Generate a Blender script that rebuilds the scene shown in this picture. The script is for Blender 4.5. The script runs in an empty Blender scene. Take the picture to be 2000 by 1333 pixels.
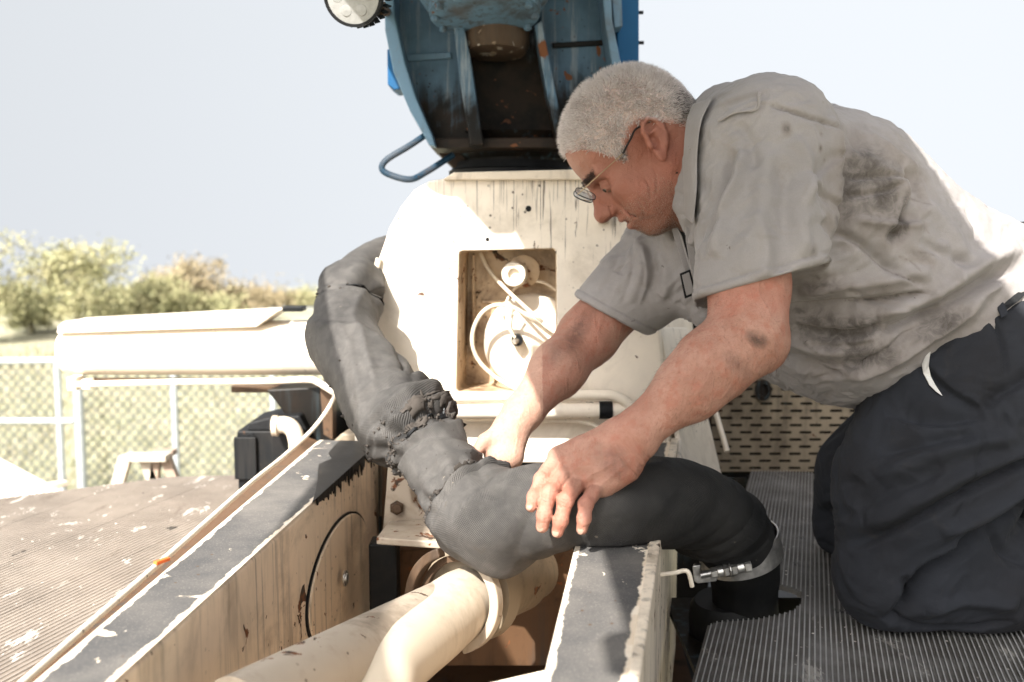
import bpy, bmesh, math, random
import numpy as np
from mathutils import Vector, Matrix, Quaternion

random.seed(7)
rng = np.random.default_rng(11)
SC = bpy.context.scene
COL = SC.collection
R = math.radians

# ------------------------------------------------------------------ camera
EYE = np.array([0.0, 0.0, 2.5])
FPX, PX0, PY0 = 1944.4, 1000.0, 666.5          # a 35 mm lens over a 2000 px wide frame
PITCH = R(5.76)
CP, SP = math.cos(PITCH), math.sin(PITCH)
cam_d = bpy.data.cameras.new('camera')
cam = bpy.data.objects.new('camera', cam_d)
COL.objects.link(cam)
cam.location = EYE
cam.rotation_euler = (R(90) - PITCH, 0, 0)
cam_d.lens = 35.0
cam_d.sensor_width = 36.0
cam_d.clip_start = 0.05
cam_d.clip_end = 4000
cam_d.dof.use_dof = True
cam_d.dof.focus_distance = 1.44
cam_d.dof.aperture_fstop = 4.2
SC.camera = cam

# ------------------------------------------------------------------ light
SUN_DIR = Vector((0.5, 1.0, -1.0)).normalized()      # the way the light travels
SUN_EL = math.asin(-SUN_DIR.z)
world = bpy.data.worlds.new('World')
SC.world = world
world.use_nodes = True
wt = world.node_tree
bg = wt.nodes['Background']
sky = wt.nodes.new('ShaderNodeTexSky')
sky.sky_type = 'NISHITA'
sky.sun_disc = False
sky.sun_elevation = SUN_EL
sky.sun_rotation = math.atan2(-SUN_DIR.x, -SUN_DIR.y)
sky.altitude = 100
sky.air_density = 1.0
sky.dust_density = 7.0
sky.ozone_density = 0.2
hs = wt.nodes.new('ShaderNodeHueSaturation')          # a milky spring sky
hs.inputs['Saturation'].default_value = .22
wt.links.new(sky.outputs[0], hs.inputs['Color'])
wt.links.new(hs.outputs[0], bg.inputs[0])
tc = wt.nodes.new('ShaderNodeTexCoord'); sx = wt.nodes.new('ShaderNodeSeparateXYZ'); cx = wt.nodes.new('ShaderNodeCombineXYZ')
mx = wt.nodes.new('ShaderNodeMath'); mx.operation = 'MAXIMUM'; mx.inputs[1].default_value = .21   # the horizon's own haze goes on below eye level
wt.links.new(tc.outputs['Generated'], sx.inputs[0]); wt.links.new(sx.outputs[2], mx.inputs[0])
wt.links.new(sx.outputs[0], cx.inputs[0]); wt.links.new(sx.outputs[1], cx.inputs[1]); wt.links.new(mx.outputs[0], cx.inputs[2])
if len(sky.inputs): wt.links.new(cx.outputs[0], sky.inputs[0])
bg.inputs[1].default_value = 0.092
sun_d = bpy.data.lights.new('sun', 'SUN')
sun_d.energy = 4.3
sun_d.angle = R(0.53)
sun_d.color = (1.0, 0.955, 0.885)
sun = bpy.data.objects.new('sun', sun_d)
COL.objects.link(sun)
sun.rotation_euler = SUN_DIR.to_track_quat('-Z', 'Y').to_euler()
sun.location = (-5, -8, 12)
SC.view_settings.view_transform = 'Standard'
SC.view_settings.look = 'None'
SC.view_settings.gamma = 1.0
SC.view_settings.use_curve_mapping = False
SC.view_settings.exposure = 1.64
SC.render.engine = 'CYCLES'
SC.cycles.use_denoising = True
SC.cycles.max_bounces = 8
SC.cycles.diffuse_bounces = 4
SC.cycles.transparent_max_bounces = 8
SC.cycles.sample_clamp_indirect = 6.0

# ------------------------------------------------------------------ placing helpers
def ray(px, py):
    dx = (px - PX0) / FPX
    dz = -(py - PY0) / FPX
    return np.array([dx, CP + dz * SP, -SP + dz * CP])
def P(px, py, Y):
    """the point at depth Y that the photograph shows at px,py"""
    d = ray(px, py)
    return EYE + d * (Y / d[1])
def Pz(px, py, z):
    d = ray(px, py)
    return EYE + d * ((z - EYE[2]) / d[2])
def Pp(px, py, p0, n):
    d = ray(px, py)
    return EYE + d * (np.dot(np.asarray(p0) - EYE, n) / np.dot(d, n))
def V(a):
    return Vector((float(a[0]), float(a[1]), float(a[2])))
def unit(v):
    v = np.asarray(v, float)
    return v / np.linalg.norm(v)

# ------------------------------------------------------------------ object helpers
def tag(o, label=None, cat=None, group=None, kind=None):
    if label: o['label'] = label
    if cat: o['category'] = cat
    if group: o['group'] = group
    if kind: o['kind'] = kind
    return o
def thing(name, label, cat, loc, group=None):
    o = bpy.data.objects.new(name, None)
    o.empty_display_size = 0.05
    COL.objects.link(o)
    o.location = V(loc)
    return tag(o, label, cat, group)
def world_loc(o):
    l = Vector((0, 0, 0))
    while o is not None:
        l = l + o.location
        o = o.parent
    return l
def link_mesh(name, me, mat, parent=None, smooth=False, bevel=0.0, segs=2, loc=None):
    o = bpy.data.objects.new(name, me)
    COL.objects.link(o)
    if parent is not None:
        o.parent = parent
    if mat is not None and len(me.materials) == 0:
        me.materials.append(mat)
    if smooth:
        me.polygons.foreach_set('use_smooth', np.ones(len(me.polygons), bool))
    if bevel > 0:
        b = o.modifiers.new('bevel', 'BEVEL')
        b.width = bevel
        b.segments = segs
        b.limit_method = 'ANGLE'
        b.angle_limit = R(40)
        b.harden_normals = False
    return o
def np_mesh(name, verts, quads, tris=None):
    """a mesh from numpy arrays"""
    me = bpy.data.meshes.new(name)
    verts = np.asarray(verts, np.float32)
    nq = 0 if quads is None else len(quads)
    nt = 0 if tris is None else len(tris)
    me.vertices.add(len(verts))
    me.vertices.foreach_set('co', verts.ravel())
    loops = []
    if nq: loops.append(np.asarray(quads, np.int32).ravel())
    if nt: loops.append(np.asarray(tris, np.int32).ravel())
    loops = np.concatenate(loops)
    me.loops.add(len(loops))
    me.loops.foreach_set('vertex_index', loops)
    me.polygons.add(nq + nt)
    start = np.concatenate([np.arange(nq) * 4, nq * 4 + np.arange(nt) * 3]).astype(np.int32)
    me.polygons.foreach_set('loop_start', start)
    me.update(calc_edges=True)
    me.validate()
    return me
def set_attr(me, name, vals):
    a = me.attributes.new(name, 'FLOAT', 'POINT')
    a.data.foreach_set('value', np.asarray(vals, np.float32))

class MB:
    """collects simple solids in world space, then links them as one mesh"""
    def __init__(self):
        self.v, self.f = [], []
    def add(self, v, f):
        n = len(self.v)
        self.v += [tuple(map(float, p)) for p in v]
        self.f += [tuple(i + n for i in q) for q in f]
        return self
    def box(self, c, size, ax=None, ay=None):
        """centre c, full sizes; ax, ay give the box's x and y directions"""
        ax = unit(ax) if ax is not None else np.array([1., 0, 0])
        if ay is None:
            ay = np.array([0., 1, 0]) if abs(ax[1]) < .9 else np.array([-1., 0, 0])
            if abs(ax[2]) < 1e-6:
                ay = np.array([-ax[1], ax[0], 0])
        ay = unit(np.asarray(ay) - ax * np.dot(ax, ay))
        az = np.cross(ax, ay)
        h = np.asarray(size) / 2
        c = np.asarray(c)
        v = [c + sx * h[0] * ax + sy * h[1] * ay + sz * h[2] * az for sz in (-1, 1) for sy in (-1, 1) for sx in (-1, 1)]
        return self.add(v, [(0, 2, 3, 1), (4, 5, 7, 6), (0, 1, 5, 4), (2, 6, 7, 3), (0, 4, 6, 2), (1, 3, 7, 5)])
    def prism(self, pts, ext):
        """a closed polygon of 3-D points pushed along ext"""
        pts = [np.asarray(p, float) for p in pts]
        ext = np.asarray(ext, float)
        n = len(pts)
        nrm = np.zeros(3)
        for i in range(n):
            nrm += np.cross(pts[i], pts[(i + 1) % n])
        if np.dot(nrm, ext) > 0:
            pts = pts[::-1]
        v = pts + [p + ext for p in pts]
        f = [tuple(range(n)), tuple(range(2 * n - 1, n - 1, -1))]
        for i in range(n):
            j = (i + 1) % n
            f.append((j, i, i + n, j + n))
        return self.add(v, f)
    def tube(self, path, r, n=12, caps=True, up=None):
        path = [np.asarray(p, float) for p in path]
        rr = r if hasattr(r, '__len__') else [r] * len(path)
        T = [unit(path[min(i + 1, len(path) - 1)] - path[max(i - 1, 0)]) for i in range(len(path))]
        a = np.array([0, 0, 1.]) if abs(T[0][2]) < .9 else np.array([1., 0, 0])
        if up is not None: a = np.asarray(up, float)
        N = unit(a - T[0] * np.dot(a, T[0]))
        v, f = [], []
        for i, p in enumerate(path):
            N = unit(N - T[i] * np.dot(N, T[i]))
            B = np.cross(T[i], N)
            for k in range(n):
                t = 2 * math.pi * k / n
                v.append(p + rr[i] * (math.cos(t) * N + math.sin(t) * B))
        for i in range(len(path) - 1):
            for k in range(n):
                k2 = (k + 1) % n
                f.append((i * n + k, i * n + k2, (i + 1) * n + k2, (i + 1) * n + k))
        if caps:
            f.append(tuple(range(n - 1, -1, -1)))
            f.append(tuple((len(path) - 1) * n + k for k in range(n)))
        return self.add(v, f)
    def lathe(self, c, axis, prof, n=32, sx=1.0, side=None, a0=0.0, a1=2 * math.pi):
        """prof: (distance along axis, radius) pairs, closed to the axis at both ends by caps when a full turn"""
        c = np.asarray(c, float)
        ax = unit(axis)
        s = np.asarray(side if side is not None else ((0, 0, 1) if abs(ax[2]) < .9 else (1, 0, 0)), float)
        s = unit(s - ax * np.dot(s, ax))
        t = np.cross(ax, s)
        full = abs(a1 - a0 - 2 * math.pi) < 1e-6
        m = n if full else n + 1
        v, f = [], []
        for (d, r) in prof:
            for k in range(m):
                q = a0 + (a1 - a0) * k / n
                v.append(c + ax * d + r * (math.cos(q) * s * sx + math.sin(q) * t))
        L = len(prof)
        for i in range(L - 1):
            for k in range(n):
                k2 = (k + 1) % m
                f.append((i * m + k, i * m + k2, (i + 1) * m + k2, (i + 1) * m + k))
        if full:
            if prof[0][1] > 1e-5: f.append(tuple(range(m - 1, -1, -1)))
            if prof[-1][1] > 1e-5: f.append(tuple((L - 1) * m + k for k in range(m)))
        return self.add(v, f)
    def ring(self, c, axis, ro, ri, th, n=40, a0=0.0, a1=2 * math.pi, side=None):
        """a flat ring or arc of rectangular section"""
        c = np.asarray(c, float)
        ax = unit(axis)
        s = np.asarray(side if side is not None else ((0, 0, 1) if abs(ax[2]) < .9 else (1, 0, 0)), float)
        s = unit(s - ax * np.dot(s, ax)); t = np.cross(ax, s)
        full = abs(a1 - a0 - 2 * math.pi) < 1e-6
        m = n if full else n + 1
        v, f = [], []
        for k in range(m):
            q = a0 + (a1 - a0) * k / n
            e = math.cos(q) * s + math.sin(q) * t
            v += [c + e * ri - ax * th / 2, c + e * ro - ax * th / 2, c + e * ro + ax * th / 2, c + e * ri + ax * th / 2]
        for k in range(n):
            a, b = k * 4, ((k + 1) % m) * 4
            for i in range(4):
                j = (i + 1) % 4
                f.append((a + i, a + j, b + j, b + i))
        if not full:
            f.append((0, 1, 2, 3)); f.append((n * 4 + 3, n * 4 + 2, n * 4 + 1, n * 4))
        return self.add(v, f)
    def build(self, name, mat, parent=None, smooth=False, bevel=0.0, segs=2, sharp=None):
        off = world_loc(parent) if parent is not None else Vector((0, 0, 0))
        me = bpy.data.meshes.new(name)
        me.from_pydata([(x - off.x, y - off.y, z - off.z) for x, y, z in self.v], [], self.f)
        bm = bmesh.new(); bm.from_mesh(me)
        bmesh.ops.recalc_face_normals(bm, faces=bm.faces)
        if smooth:
            for f in bm.faces: f.smooth = True
            lim = R(sharp if sharp is not None else 40)
            for e in bm.edges:
                if len(e.link_faces) == 2 and e.calc_face_angle(0) > lim:
                    e.smooth = False
        bm.to_mesh(me); bm.free()
        return link_mesh(name, me, mat, parent, False, bevel, segs)

def smooth_path(pts, n=8, closed=False):
    """Catmull-Rom through 3-D points"""
    p = [np.asarray(q, float) for q in pts]
    if closed:
        p = [p[-1]] + p + [p[0], p[1]]
    else:
        p = [2 * p[0] - p[1]] + p + [2 * p[-1] - p[-2]]
    out = []
    for i in range(1, len(p) - 2):
        for k in range(n):
            t = k / n
            out.append(0.5 * ((2 * p[i]) + (-p[i-1] + p[i+1]) * t + (2*p[i-1] - 5*p[i] + 4*p[i+1] - p[i+2]) * t*t + (-p[i-1] + 3*p[i] - 3*p[i+1] + p[i+2]) * t**3))
    if not closed: out.append(p[-2])
    return out

# ------------------------------------------------------------------ numpy noise
def _hash(ix, iy, iz, seed):
    h = (ix.astype(np.int64) * 374761393 + iy.astype(np.int64) * 668265263 + iz.astype(np.int64) * 2147483647 + seed * 974634541) & 0xffffffff
    h = ((h ^ (h >> 13)) * 1274126177) & 0xffffffff
    h = ((h ^ (h >> 16)) * 2246822519) & 0xffffffff
    return ((h ^ (h >> 15)) & 0xffff).astype(np.float32) / 32767.5 - 1.0
def vnoise(p, seed=0):
    i = np.floor(p).astype(np.int64)
    f = (p - i).astype(np.float32)
    f = f * f * f * (f * (f * 6 - 15) + 10)
    out = 0
    for dx in (0, 1):
        wx = f[:, 0] if dx else 1 - f[:, 0]
        for dy in (0, 1):
            wy = f[:, 1] if dy else 1 - f[:, 1]
            for dz in (0, 1):
                wz = f[:, 2] if dz else 1 - f[:, 2]
                out = out + wx * wy * wz * _hash(i[:, 0] + dx, i[:, 1] + dy, i[:, 2] + dz, seed)
    return out
def fbm(p, oct=3, seed=0, gain=.5):
    a, s, out = 1.0, 1.0, 0
    for o in range(oct):
        out = out + a * vnoise(p * s + o * 17.3, seed + o)
        a *= gain; s *= 2.03
    return out
# ------------------------------------------------------------------ smooth solids: distance fields and surface nets
def smin(a, b, k):
    if k <= 0: return np.minimum(a, b)
    h = np.maximum(k - np.abs(a - b), 0) / k
    return np.minimum(a, b) - h * h * k * .25
def smax(a, b, k):
    return -smin(-a, -b, k)
def s_cone(a, b, ra, rb):
    a = np.asarray(a, np.float32); b = np.asarray(b, np.float32)
    ba = b - a; L2 = float(ba @ ba)
    def f(p):
        h = np.clip(((p - a) @ ba) / L2, 0, 1)
        q = p - a - h[:, None] * ba
        return np.sqrt((q * q).sum(1)) - (ra + (rb - ra) * h)
    return f, (a + b) / 2, math.sqrt(L2) / 2 + max(ra, rb)
def s_ell(c, r, M3=None):
    """ellipsoid; the rows of M3 are its axes"""
    c = np.asarray(c, np.float32); r = np.asarray(r, np.float32)
    A = np.eye(3, dtype=np.float32) if M3 is None else np.asarray(M3, np.float32)
    def f(p):
        q = (p - c) @ A.T
        k = np.sqrt(((q / r) ** 2).sum(1)) + 1e-9
        k1 = np.sqrt(((q / (r * r)) ** 2).sum(1)) + 1e-9
        return k * (k - 1) / k1
    return f, c, float(r.max())
def s_chain(pts, ra, rb, k=.03):
    """limb of elliptical section: ra in the XZ plane, rb along Y"""
    pts = np.asarray(pts, np.float32)
    def f(p):
        out = None
        for i in range(len(pts) - 1):
            a, b = pts[i], pts[i + 1]
            ba = (b - a)[[0, 2]]
            h = np.clip(((p[:, [0, 2]] - a[[0, 2]]) @ ba) / float(ba @ ba), 0, 1)
            c = a + h[:, None] * (b - a)
            A = ra[i] + (ra[i + 1] - ra[i]) * h; B = rb[i] + (rb[i + 1] - rb[i]) * h
            q = p - c
            n2 = q[:, 0] ** 2 + q[:, 2] ** 2
            d = (np.sqrt(n2 / (A * A) + (q[:, 1] / B) ** 2) - 1) * np.minimum(A, B)
            out = d if out is None else smin(out, d, k)
        return out
    c = pts.mean(0)
    return f, c, float(np.linalg.norm(pts - c, axis=1).max() + max(max(ra), max(rb)))
class Field:
    def __init__(self): self.ops = []
    def add(self, prim, k=.01, op='u'):
        f, c, r = prim
        self.ops.append((f, np.asarray(c, np.float32), r, k, op)); return self
    def full(self, p):
        d = np.full(len(p), .2, np.float32)
        for f, c, r, k, op in self.ops:
            e = f(p)
            d = smin(d, e, k) if op == 'u' else smax(d, -e, k) if op == 's' else smax(d, e, k)
        return d
    def near(self, p, bc, br):
        d = np.full(len(p), .2, np.float32)
        for f, c, r, k, op in self.ops:
            if op != 'i' and np.linalg.norm(bc - c) > r + br + k + .012: continue
            e = f(p)
            d = smin(d, e, k) if op == 'u' else smax(d, -e, k) if op == 's' else smax(d, e, k)
        return d
_E = [(0, 1), (2, 3), (4, 5), (6, 7), (0, 2), (1, 3), (4, 6), (5, 7), (0, 4), (1, 5), (2, 6), (3, 7)]
def surface(field, lo, hi, h, B=14, relax=2, warp=None):
    """naive surface nets over the blocks that the surface passes through"""
    lo = np.asarray(lo, np.float32); hi = np.asarray(hi, np.float32)
    nb = np.ceil((hi - lo) / (h * B)).astype(int)
    g = np.stack(np.meshgrid(*[np.arange(n) for n in nb], indexing='ij'), -1).reshape(-1, 3)
    ctr = lo + (g + .5) * (h * B)
    half = h * B * math.sqrt(3) / 2
    d = np.abs(field.full(ctr.astype(np.float32)))
    g = g[d < half * 1.35 + .004]
    N = nb * B + 3
    ar = np.arange(B + 1)
    loc = np.stack(np.meshgrid(ar, ar, ar, indexing='ij'), -1).reshape(-1, 3)
    keys, pos, faces = [], [], []
    corner = np.array([[0, 0, 0], [1, 0, 0], [0, 1, 0], [1, 1, 0], [0, 0, 1], [1, 0, 1], [0, 1, 1], [1, 1, 1]])
    key = lambda q: ((q[:, 0] + 1) * int(N[1]) + (q[:, 1] + 1)) * int(N[2]) + (q[:, 2] + 1)
    for b in g:
        base = b * B
        pts = (lo + (base + loc) * h).astype(np.float32)
        bc = lo + (base + B / 2) * h
        v = field.near(pts, bc, half)
        if v.min() > 0 or v.max() < 0: continue
        v = v.reshape(B + 1, B + 1, B + 1)
        s = v < 0
        cnt = sum(s[c[0]:c[0] + B, c[1]:c[1] + B, c[2]:c[2] + B].astype(np.int8) for c in corner)
        ci = np.argwhere((cnt > 0) & (cnt < 8))
        if len(ci):
            cv = np.stack([v[ci[:, 0] + c[0], ci[:, 1] + c[1], ci[:, 2] + c[2]] for c in corner], 1)
            acc = np.zeros((len(ci), 3)); n = np.zeros(len(ci))
            for a, e in _E:
                m = (cv[:, a] < 0) != (cv[:, e] < 0)
                t = cv[m, a] / (cv[m, a] - cv[m, e])
                acc[m] += corner[a] + t[:, None] * (corner[e] - corner[a]); n[m] += 1
            pos.append(lo + (base + ci + acc / n[:, None]) * h)
            keys.append(key(base + ci))
        for ax in range(3):
            u, w = (ax + 1) % 3, (ax + 2) % 3
            s0 = s[:B, :B, :B]
            s1 = np.roll(s, -1, ax)[:B, :B, :B]
            ei = np.argwhere(s0 != s1)
            if not len(ei): continue
            fl = s0[ei[:, 0], ei[:, 1], ei[:, 2]]
            q = []
            for du, dw in ((0, 0), (-1, 0), (-1, -1), (0, -1)):
                c = base + ei; c = c.copy(); c[:, u] += du; c[:, w] += dw
                q.append(key(c))
            q = np.stack(q, 1)
            q[~fl] = q[~fl][:, ::-1]
            faces.append(q)
    keys = np.concatenate(keys); pos = np.concatenate(pos); faces = np.concatenate(faces)
    o = np.argsort(keys); ks = keys[o]
    i = np.searchsorted(ks, faces).clip(0, len(ks) - 1)
    ok = (ks[i] == faces).all(1)
    F = o[i][ok]
    used = np.zeros(len(pos), bool); used[F.ravel()] = True
    remap = np.cumsum(used) - 1
    pos, F = pos[used], remap[F]
    for _ in range(relax): pos = laplace(pos, F, .5)
    return pos, F
def laplace(v, F, w=.5):
    acc = np.zeros_like(v); n = np.zeros(len(v))
    for a, b in ((0, 1), (1, 2), (2, 3), (3, 0)):
        for k in range(3):
            acc[:, k] += np.bincount(F[:, a], v[F[:, b], k], len(v)) + np.bincount(F[:, b], v[F[:, a], k], len(v))
        n += np.bincount(F[:, a], minlength=len(v)) + np.bincount(F[:, b], minlength=len(v))
    return v + w * (acc / np.maximum(n, 1)[:, None] - v)
def normals(v, F):
    fn = np.cross(v[F[:, 2]] - v[F[:, 0]], v[F[:, 3]] - v[F[:, 1]])
    out = np.zeros_like(v)
    for a in range(4):
        for k in range(3): out[:, k] += np.bincount(F[:, a], fn[:, k], len(v))
    return out / (np.linalg.norm(out, axis=1, keepdims=True) + 1e-12)
def poly_dist(p2, pts):
    """distance of 2-D points to a polyline and the side (positive to its left), and the fraction along it"""
    pts = np.asarray(pts, float)
    best = np.full(len(p2), 9.); side = np.zeros(len(p2)); frac = np.zeros(len(p2))
    L = np.concatenate([[0], np.cumsum(np.linalg.norm(np.diff(pts, axis=0), axis=1))]); T = L[-1]
    for i in range(len(pts) - 1):
        a, b = pts[i], pts[i + 1]
        ba = b - a
        h = np.clip(((p2 - a) @ ba) / (ba @ ba), 0, 1)
        q = p2 - a - h[:, None] * ba
        d = np.hypot(q[:, 0], q[:, 1])
        m = d < best
        best[m] = d[m]; frac[m] = ((L[i] + h * (L[i + 1] - L[i])) / T)[m]
        side[m] = np.sign(ba[0] * q[:, 1] - ba[1] * q[:, 0])[m]
    return best, side, frac
def curve2(pxs, Y):
    """a line seen in the photograph laid into the XZ plane at depth Y, smoothed"""
    p = smooth_path([P(x, y, Y) for x, y in pxs], 5)
    return np.array([[q[0], q[2]] for q in p])
def folds(v, nrm, strokes, Y):
    """ridges (+) and creases (-) along strokes: (points, width m, height m[, one-sided]); only on the side that faces -Y"""
    w0 = np.clip(-nrm[:, 1] * 1.6, 0, 1)
    p2 = v[:, [0, 2]]
    out = np.zeros(len(v))
    for s in strokes:
        c = curve2(s[0], Y)
        lo = c.min(0) - s[1] * 4; hi = c.max(0) + s[1] * 4
        m = ((p2 > lo) & (p2 < hi)).all(1)
        if not m.any(): continue
        d, side, fr = poly_dist(p2[m], c)
        t = np.clip(fr * (1 - fr) * 8, .0, 1) ** .7
        g = np.exp(-(d / s[1]) ** 2)
        if len(s) > 3:                                     # a lapped fold: sharp on one side, long on the other
            sd = side * s[3]
            g = np.where(sd > 0, np.exp(-(d / (s[1] * 2.5)) ** 2), np.exp(-(d / (s[1] * .5)) ** 2))
        out[m] += s[2] * g * t
    return out * w0
def stains(v, blobs, lines, Y):
    p2 = v[:, [0, 2]]
    out = np.zeros(len(v))
    n1 = fbm(v * [30, 14, 14], 3, 5); n2 = fbm(v * [90, 40, 40], 2, 9)
    for (x, y, rx, ry, ang, amt) in blobs:
        c = P(x, y, Y); ux = FPX / Y
        q = p2 - [c[0], c[2]]
        ca, sa = math.cos(R(ang)), math.sin(R(ang))
        a = (q[:, 0] * ca + q[:, 1] * sa) / (rx / ux); b = (-q[:, 0] * sa + q[:, 1] * ca) / (ry / ux)
        r = np.sqrt(a * a + b * b) + n1 * .28 + n2 * .10
        out = np.maximum(out, amt * np.clip(1.25 - r, 0, 1) ** .8)
    for (pts, w, amt) in lines:
        c = curve2(pts, Y)
        d, _, fr = poly_dist(p2, c)
        ww = w * (1 + .6 * n2) * (np.clip(fr * (1 - fr) * 6, .15, 1))
        out = np.maximum(out, amt * np.exp(-(d / np.maximum(ww, 1e-4)) ** 2))
    return np.clip(out * 1.35, 0, 1)
# ------------------------------------------------------------------ material helpers
class G:
    def __init__(self, name):
        self.m = bpy.data.materials.new(name)
        self.m.use_nodes = True
        self.t = self.m.node_tree
        self.b = self.t.nodes['Principled BSDF']
        self._obj = None
    def n(self, typ, **kw):
        nd = self.t.nodes.new(typ)
        for k, v in kw.items(): setattr(nd, k, v)
        return nd
    def l(self, a, b):
        self.t.links.new(a, b)
    def put(self, sock, v):
        if hasattr(v, 'is_output') or isinstance(v, bpy.types.NodeSocket): self.l(v, sock)
        elif hasattr(v, '__len__') and len(v) == 3 and sock.type == 'RGBA': sock.default_value = (*v, 1)
        else: sock.default_value = v
    def obj(self):
        if self._obj is None: self._obj = self.n('ShaderNodeTexCoord').outputs['Object']
        return self._obj
    def uv(self):
        return self.n('ShaderNodeTexCoord').outputs['UV']
    def attr(self, name):
        a = self.n('ShaderNodeAttribute'); a.attribute_name = name
        return a.outputs['Fac']
    def vec(self, scale=(1, 1, 1), rot=(0, 0, 0), loc=(0, 0, 0), src=None):
        m = self.n('ShaderNodeMapping')
        self.l(src or self.obj(), m.inputs[0])
        m.inputs['Location'].default_value = loc
        m.inputs['Rotation'].default_value = rot
        m.inputs['Scale'].default_value = scale
        return m.outputs[0]
    def noise(self, scale, detail=4, rough=.55, vec=None, dist=0.0):
        t = self.n('ShaderNodeTexNoise')
        self.l(vec or self.obj(), t.inputs['Vector'])
        t.inputs['Scale'].default_value = scale
        t.inputs['Detail'].default_value = detail
        t.inputs['Roughness'].default_value = rough
        t.inputs['Distortion'].default_value = dist
        return t.outputs['Fac']
    def voro(self, scale, vec=None, feature='F1', out='Distance', rand=1.0):
        t = self.n('ShaderNodeTexVoronoi', feature=feature)
        self.l(vec or self.obj(), t.inputs['Vector'])
        t.inputs['Scale'].default_value = scale
        t.inputs['Randomness'].default_value = rand
        return t.outputs[out]
    def wave(self, scale, vec=None, dist=0, axis='X', prof='SIN'):
        t = self.n('ShaderNodeTexWave', bands_direction=axis, wave_profile=prof)
        self.l(vec or self.obj(), t.inputs['Vector'])
        t.inputs['Scale'].default_value = scale
        t.inputs['Distortion'].default_value = dist
        return t.outputs['Fac']
    def step(self, fac, a, b, lo=0.0, hi=1.0):
        m = self.n('ShaderNodeMapRange', interpolation_type='SMOOTHSTEP')
        self.put(m.inputs[0], fac)
        m.inputs[1].default_value = a; m.inputs[2].default_value = b
        m.inputs[3].default_value = lo; m.inputs[4].default_value = hi
        return m.outputs[0]
    def math(self, op, a, b=0.0, clamp=False):
        m = self.n('ShaderNodeMath', operation=op, use_clamp=clamp)
        self.put(m.inputs[0], a); self.put(m.inputs[1], b)
        return m.outputs[0]
    def mix(self, fac, a, b, mode='MIX'):
        m = self.n('ShaderNodeMix', data_type='RGBA', blend_type=mode)
        self.put(m.inputs[0], fac); self.put(m.inputs[6], a); self.put(m.inputs[7], b)
        return m.outputs[2]
    def bump(self, h, strength=.3, dist=.002, normal=None):
        b = self.n('ShaderNodeBump')
        self.put(b.inputs['Height'], h)
        b.inputs['Strength'].default_value = strength
        b.inputs['Distance'].default_value = dist
        if normal is not None: self.l(normal, b.inputs['Normal'])
        return b.outputs[0]
    def out(self, base, rough=.5, metal=0.0, normal=None, **kw):
        self.put(self.b.inputs['Base Color'], base)
        self.put(self.b.inputs['Roughness'], rough)
        self.put(self.b.inputs['Metallic'], metal)
        if normal is not None: self.l(normal, self.b.inputs['Normal'])
        for k, v in kw.items(): self.put(self.b.inputs[k.replace('_', ' ')], v)
        return self.m

def painted(name, base, chip=(.05, .035, .025), dirt=(.16, .11, .07), chips=.5, drips=.3, grime=.4, rough=.45, rust=(.16, .06, .025), scale=1.0, dark_drips=(.05, .045, .04)):
    """old paint on steel: blotchy tone, grime film, run marks, small chips that show rust or primer"""
    g = G(name)
    tone = g.noise(3.5 * scale, 5, .6)
    c = g.mix(g.step(tone, .3, .75), tuple(x * .88 for x in base), tuple(min(1, x * 1.06) for x in base))
    film = g.noise(7 * scale, 8, .72, dist=.4)
    c = g.mix(g.math('MULTIPLY', g.step(film, .48, .70), grime), c, dirt)
    sm = g.noise(1.0, 6, .7, vec=g.vec((5 * scale, 5 * scale, 1.6 * scale), loc=(4, 2, 7)), dist=.5)
    c = g.mix(g.math('MULTIPLY', g.step(sm, .54, .68), grime * .8), c, tuple(x * .6 for x in dirt))
    run = g.noise(1.0, 5, .62, vec=g.vec((60 * scale, 60 * scale, 2.2 * scale)))
    big = g.noise(2.6 * scale, 2, .5)
    runm = g.math('MULTIPLY', g.math('MULTIPLY', g.step(run, .50, .66), g.step(big, .40, .58)), drips)
    c = g.mix(runm, c, dark_drips)
    ch = g.noise(26 * scale, 6, .62, dist=.6)
    zone = g.noise(4.2 * scale, 3, .55)
    th = g.math('SUBTRACT', ch, g.math('MULTIPLY', zone, -.30))
    chipm = g.step(th, .86 - .055 * chips, .872 - .055 * chips)
    inner = g.mix(g.step(g.noise(60 * scale, 3), .4, .6), chip, rust)
    c = g.mix(chipm, c, inner)
    sp = g.step(g.voro(60 * scale), .17, .12)
    spz = g.math('MULTIPLY', sp, g.step(g.noise(5 * scale, 2), .5, .65))
    c = g.mix(g.math('MULTIPLY', spz, .8), c, chip)
    r = g.math('ADD', g.math('MULTIPLY', film, .25), rough - .1)
    r = g.mix(chipm, r, (.8, .8, .8))
    h = g.math('ADD', g.math('MULTIPLY', chipm, -1.0), g.math('MULTIPLY', g.noise(140 * scale, 3), .12))
    return g.out(c, r, 0.0, g.bump(h, .45, .0009), Specular_IOR_Level=.3 if base[0] > .1 else .12)

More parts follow.
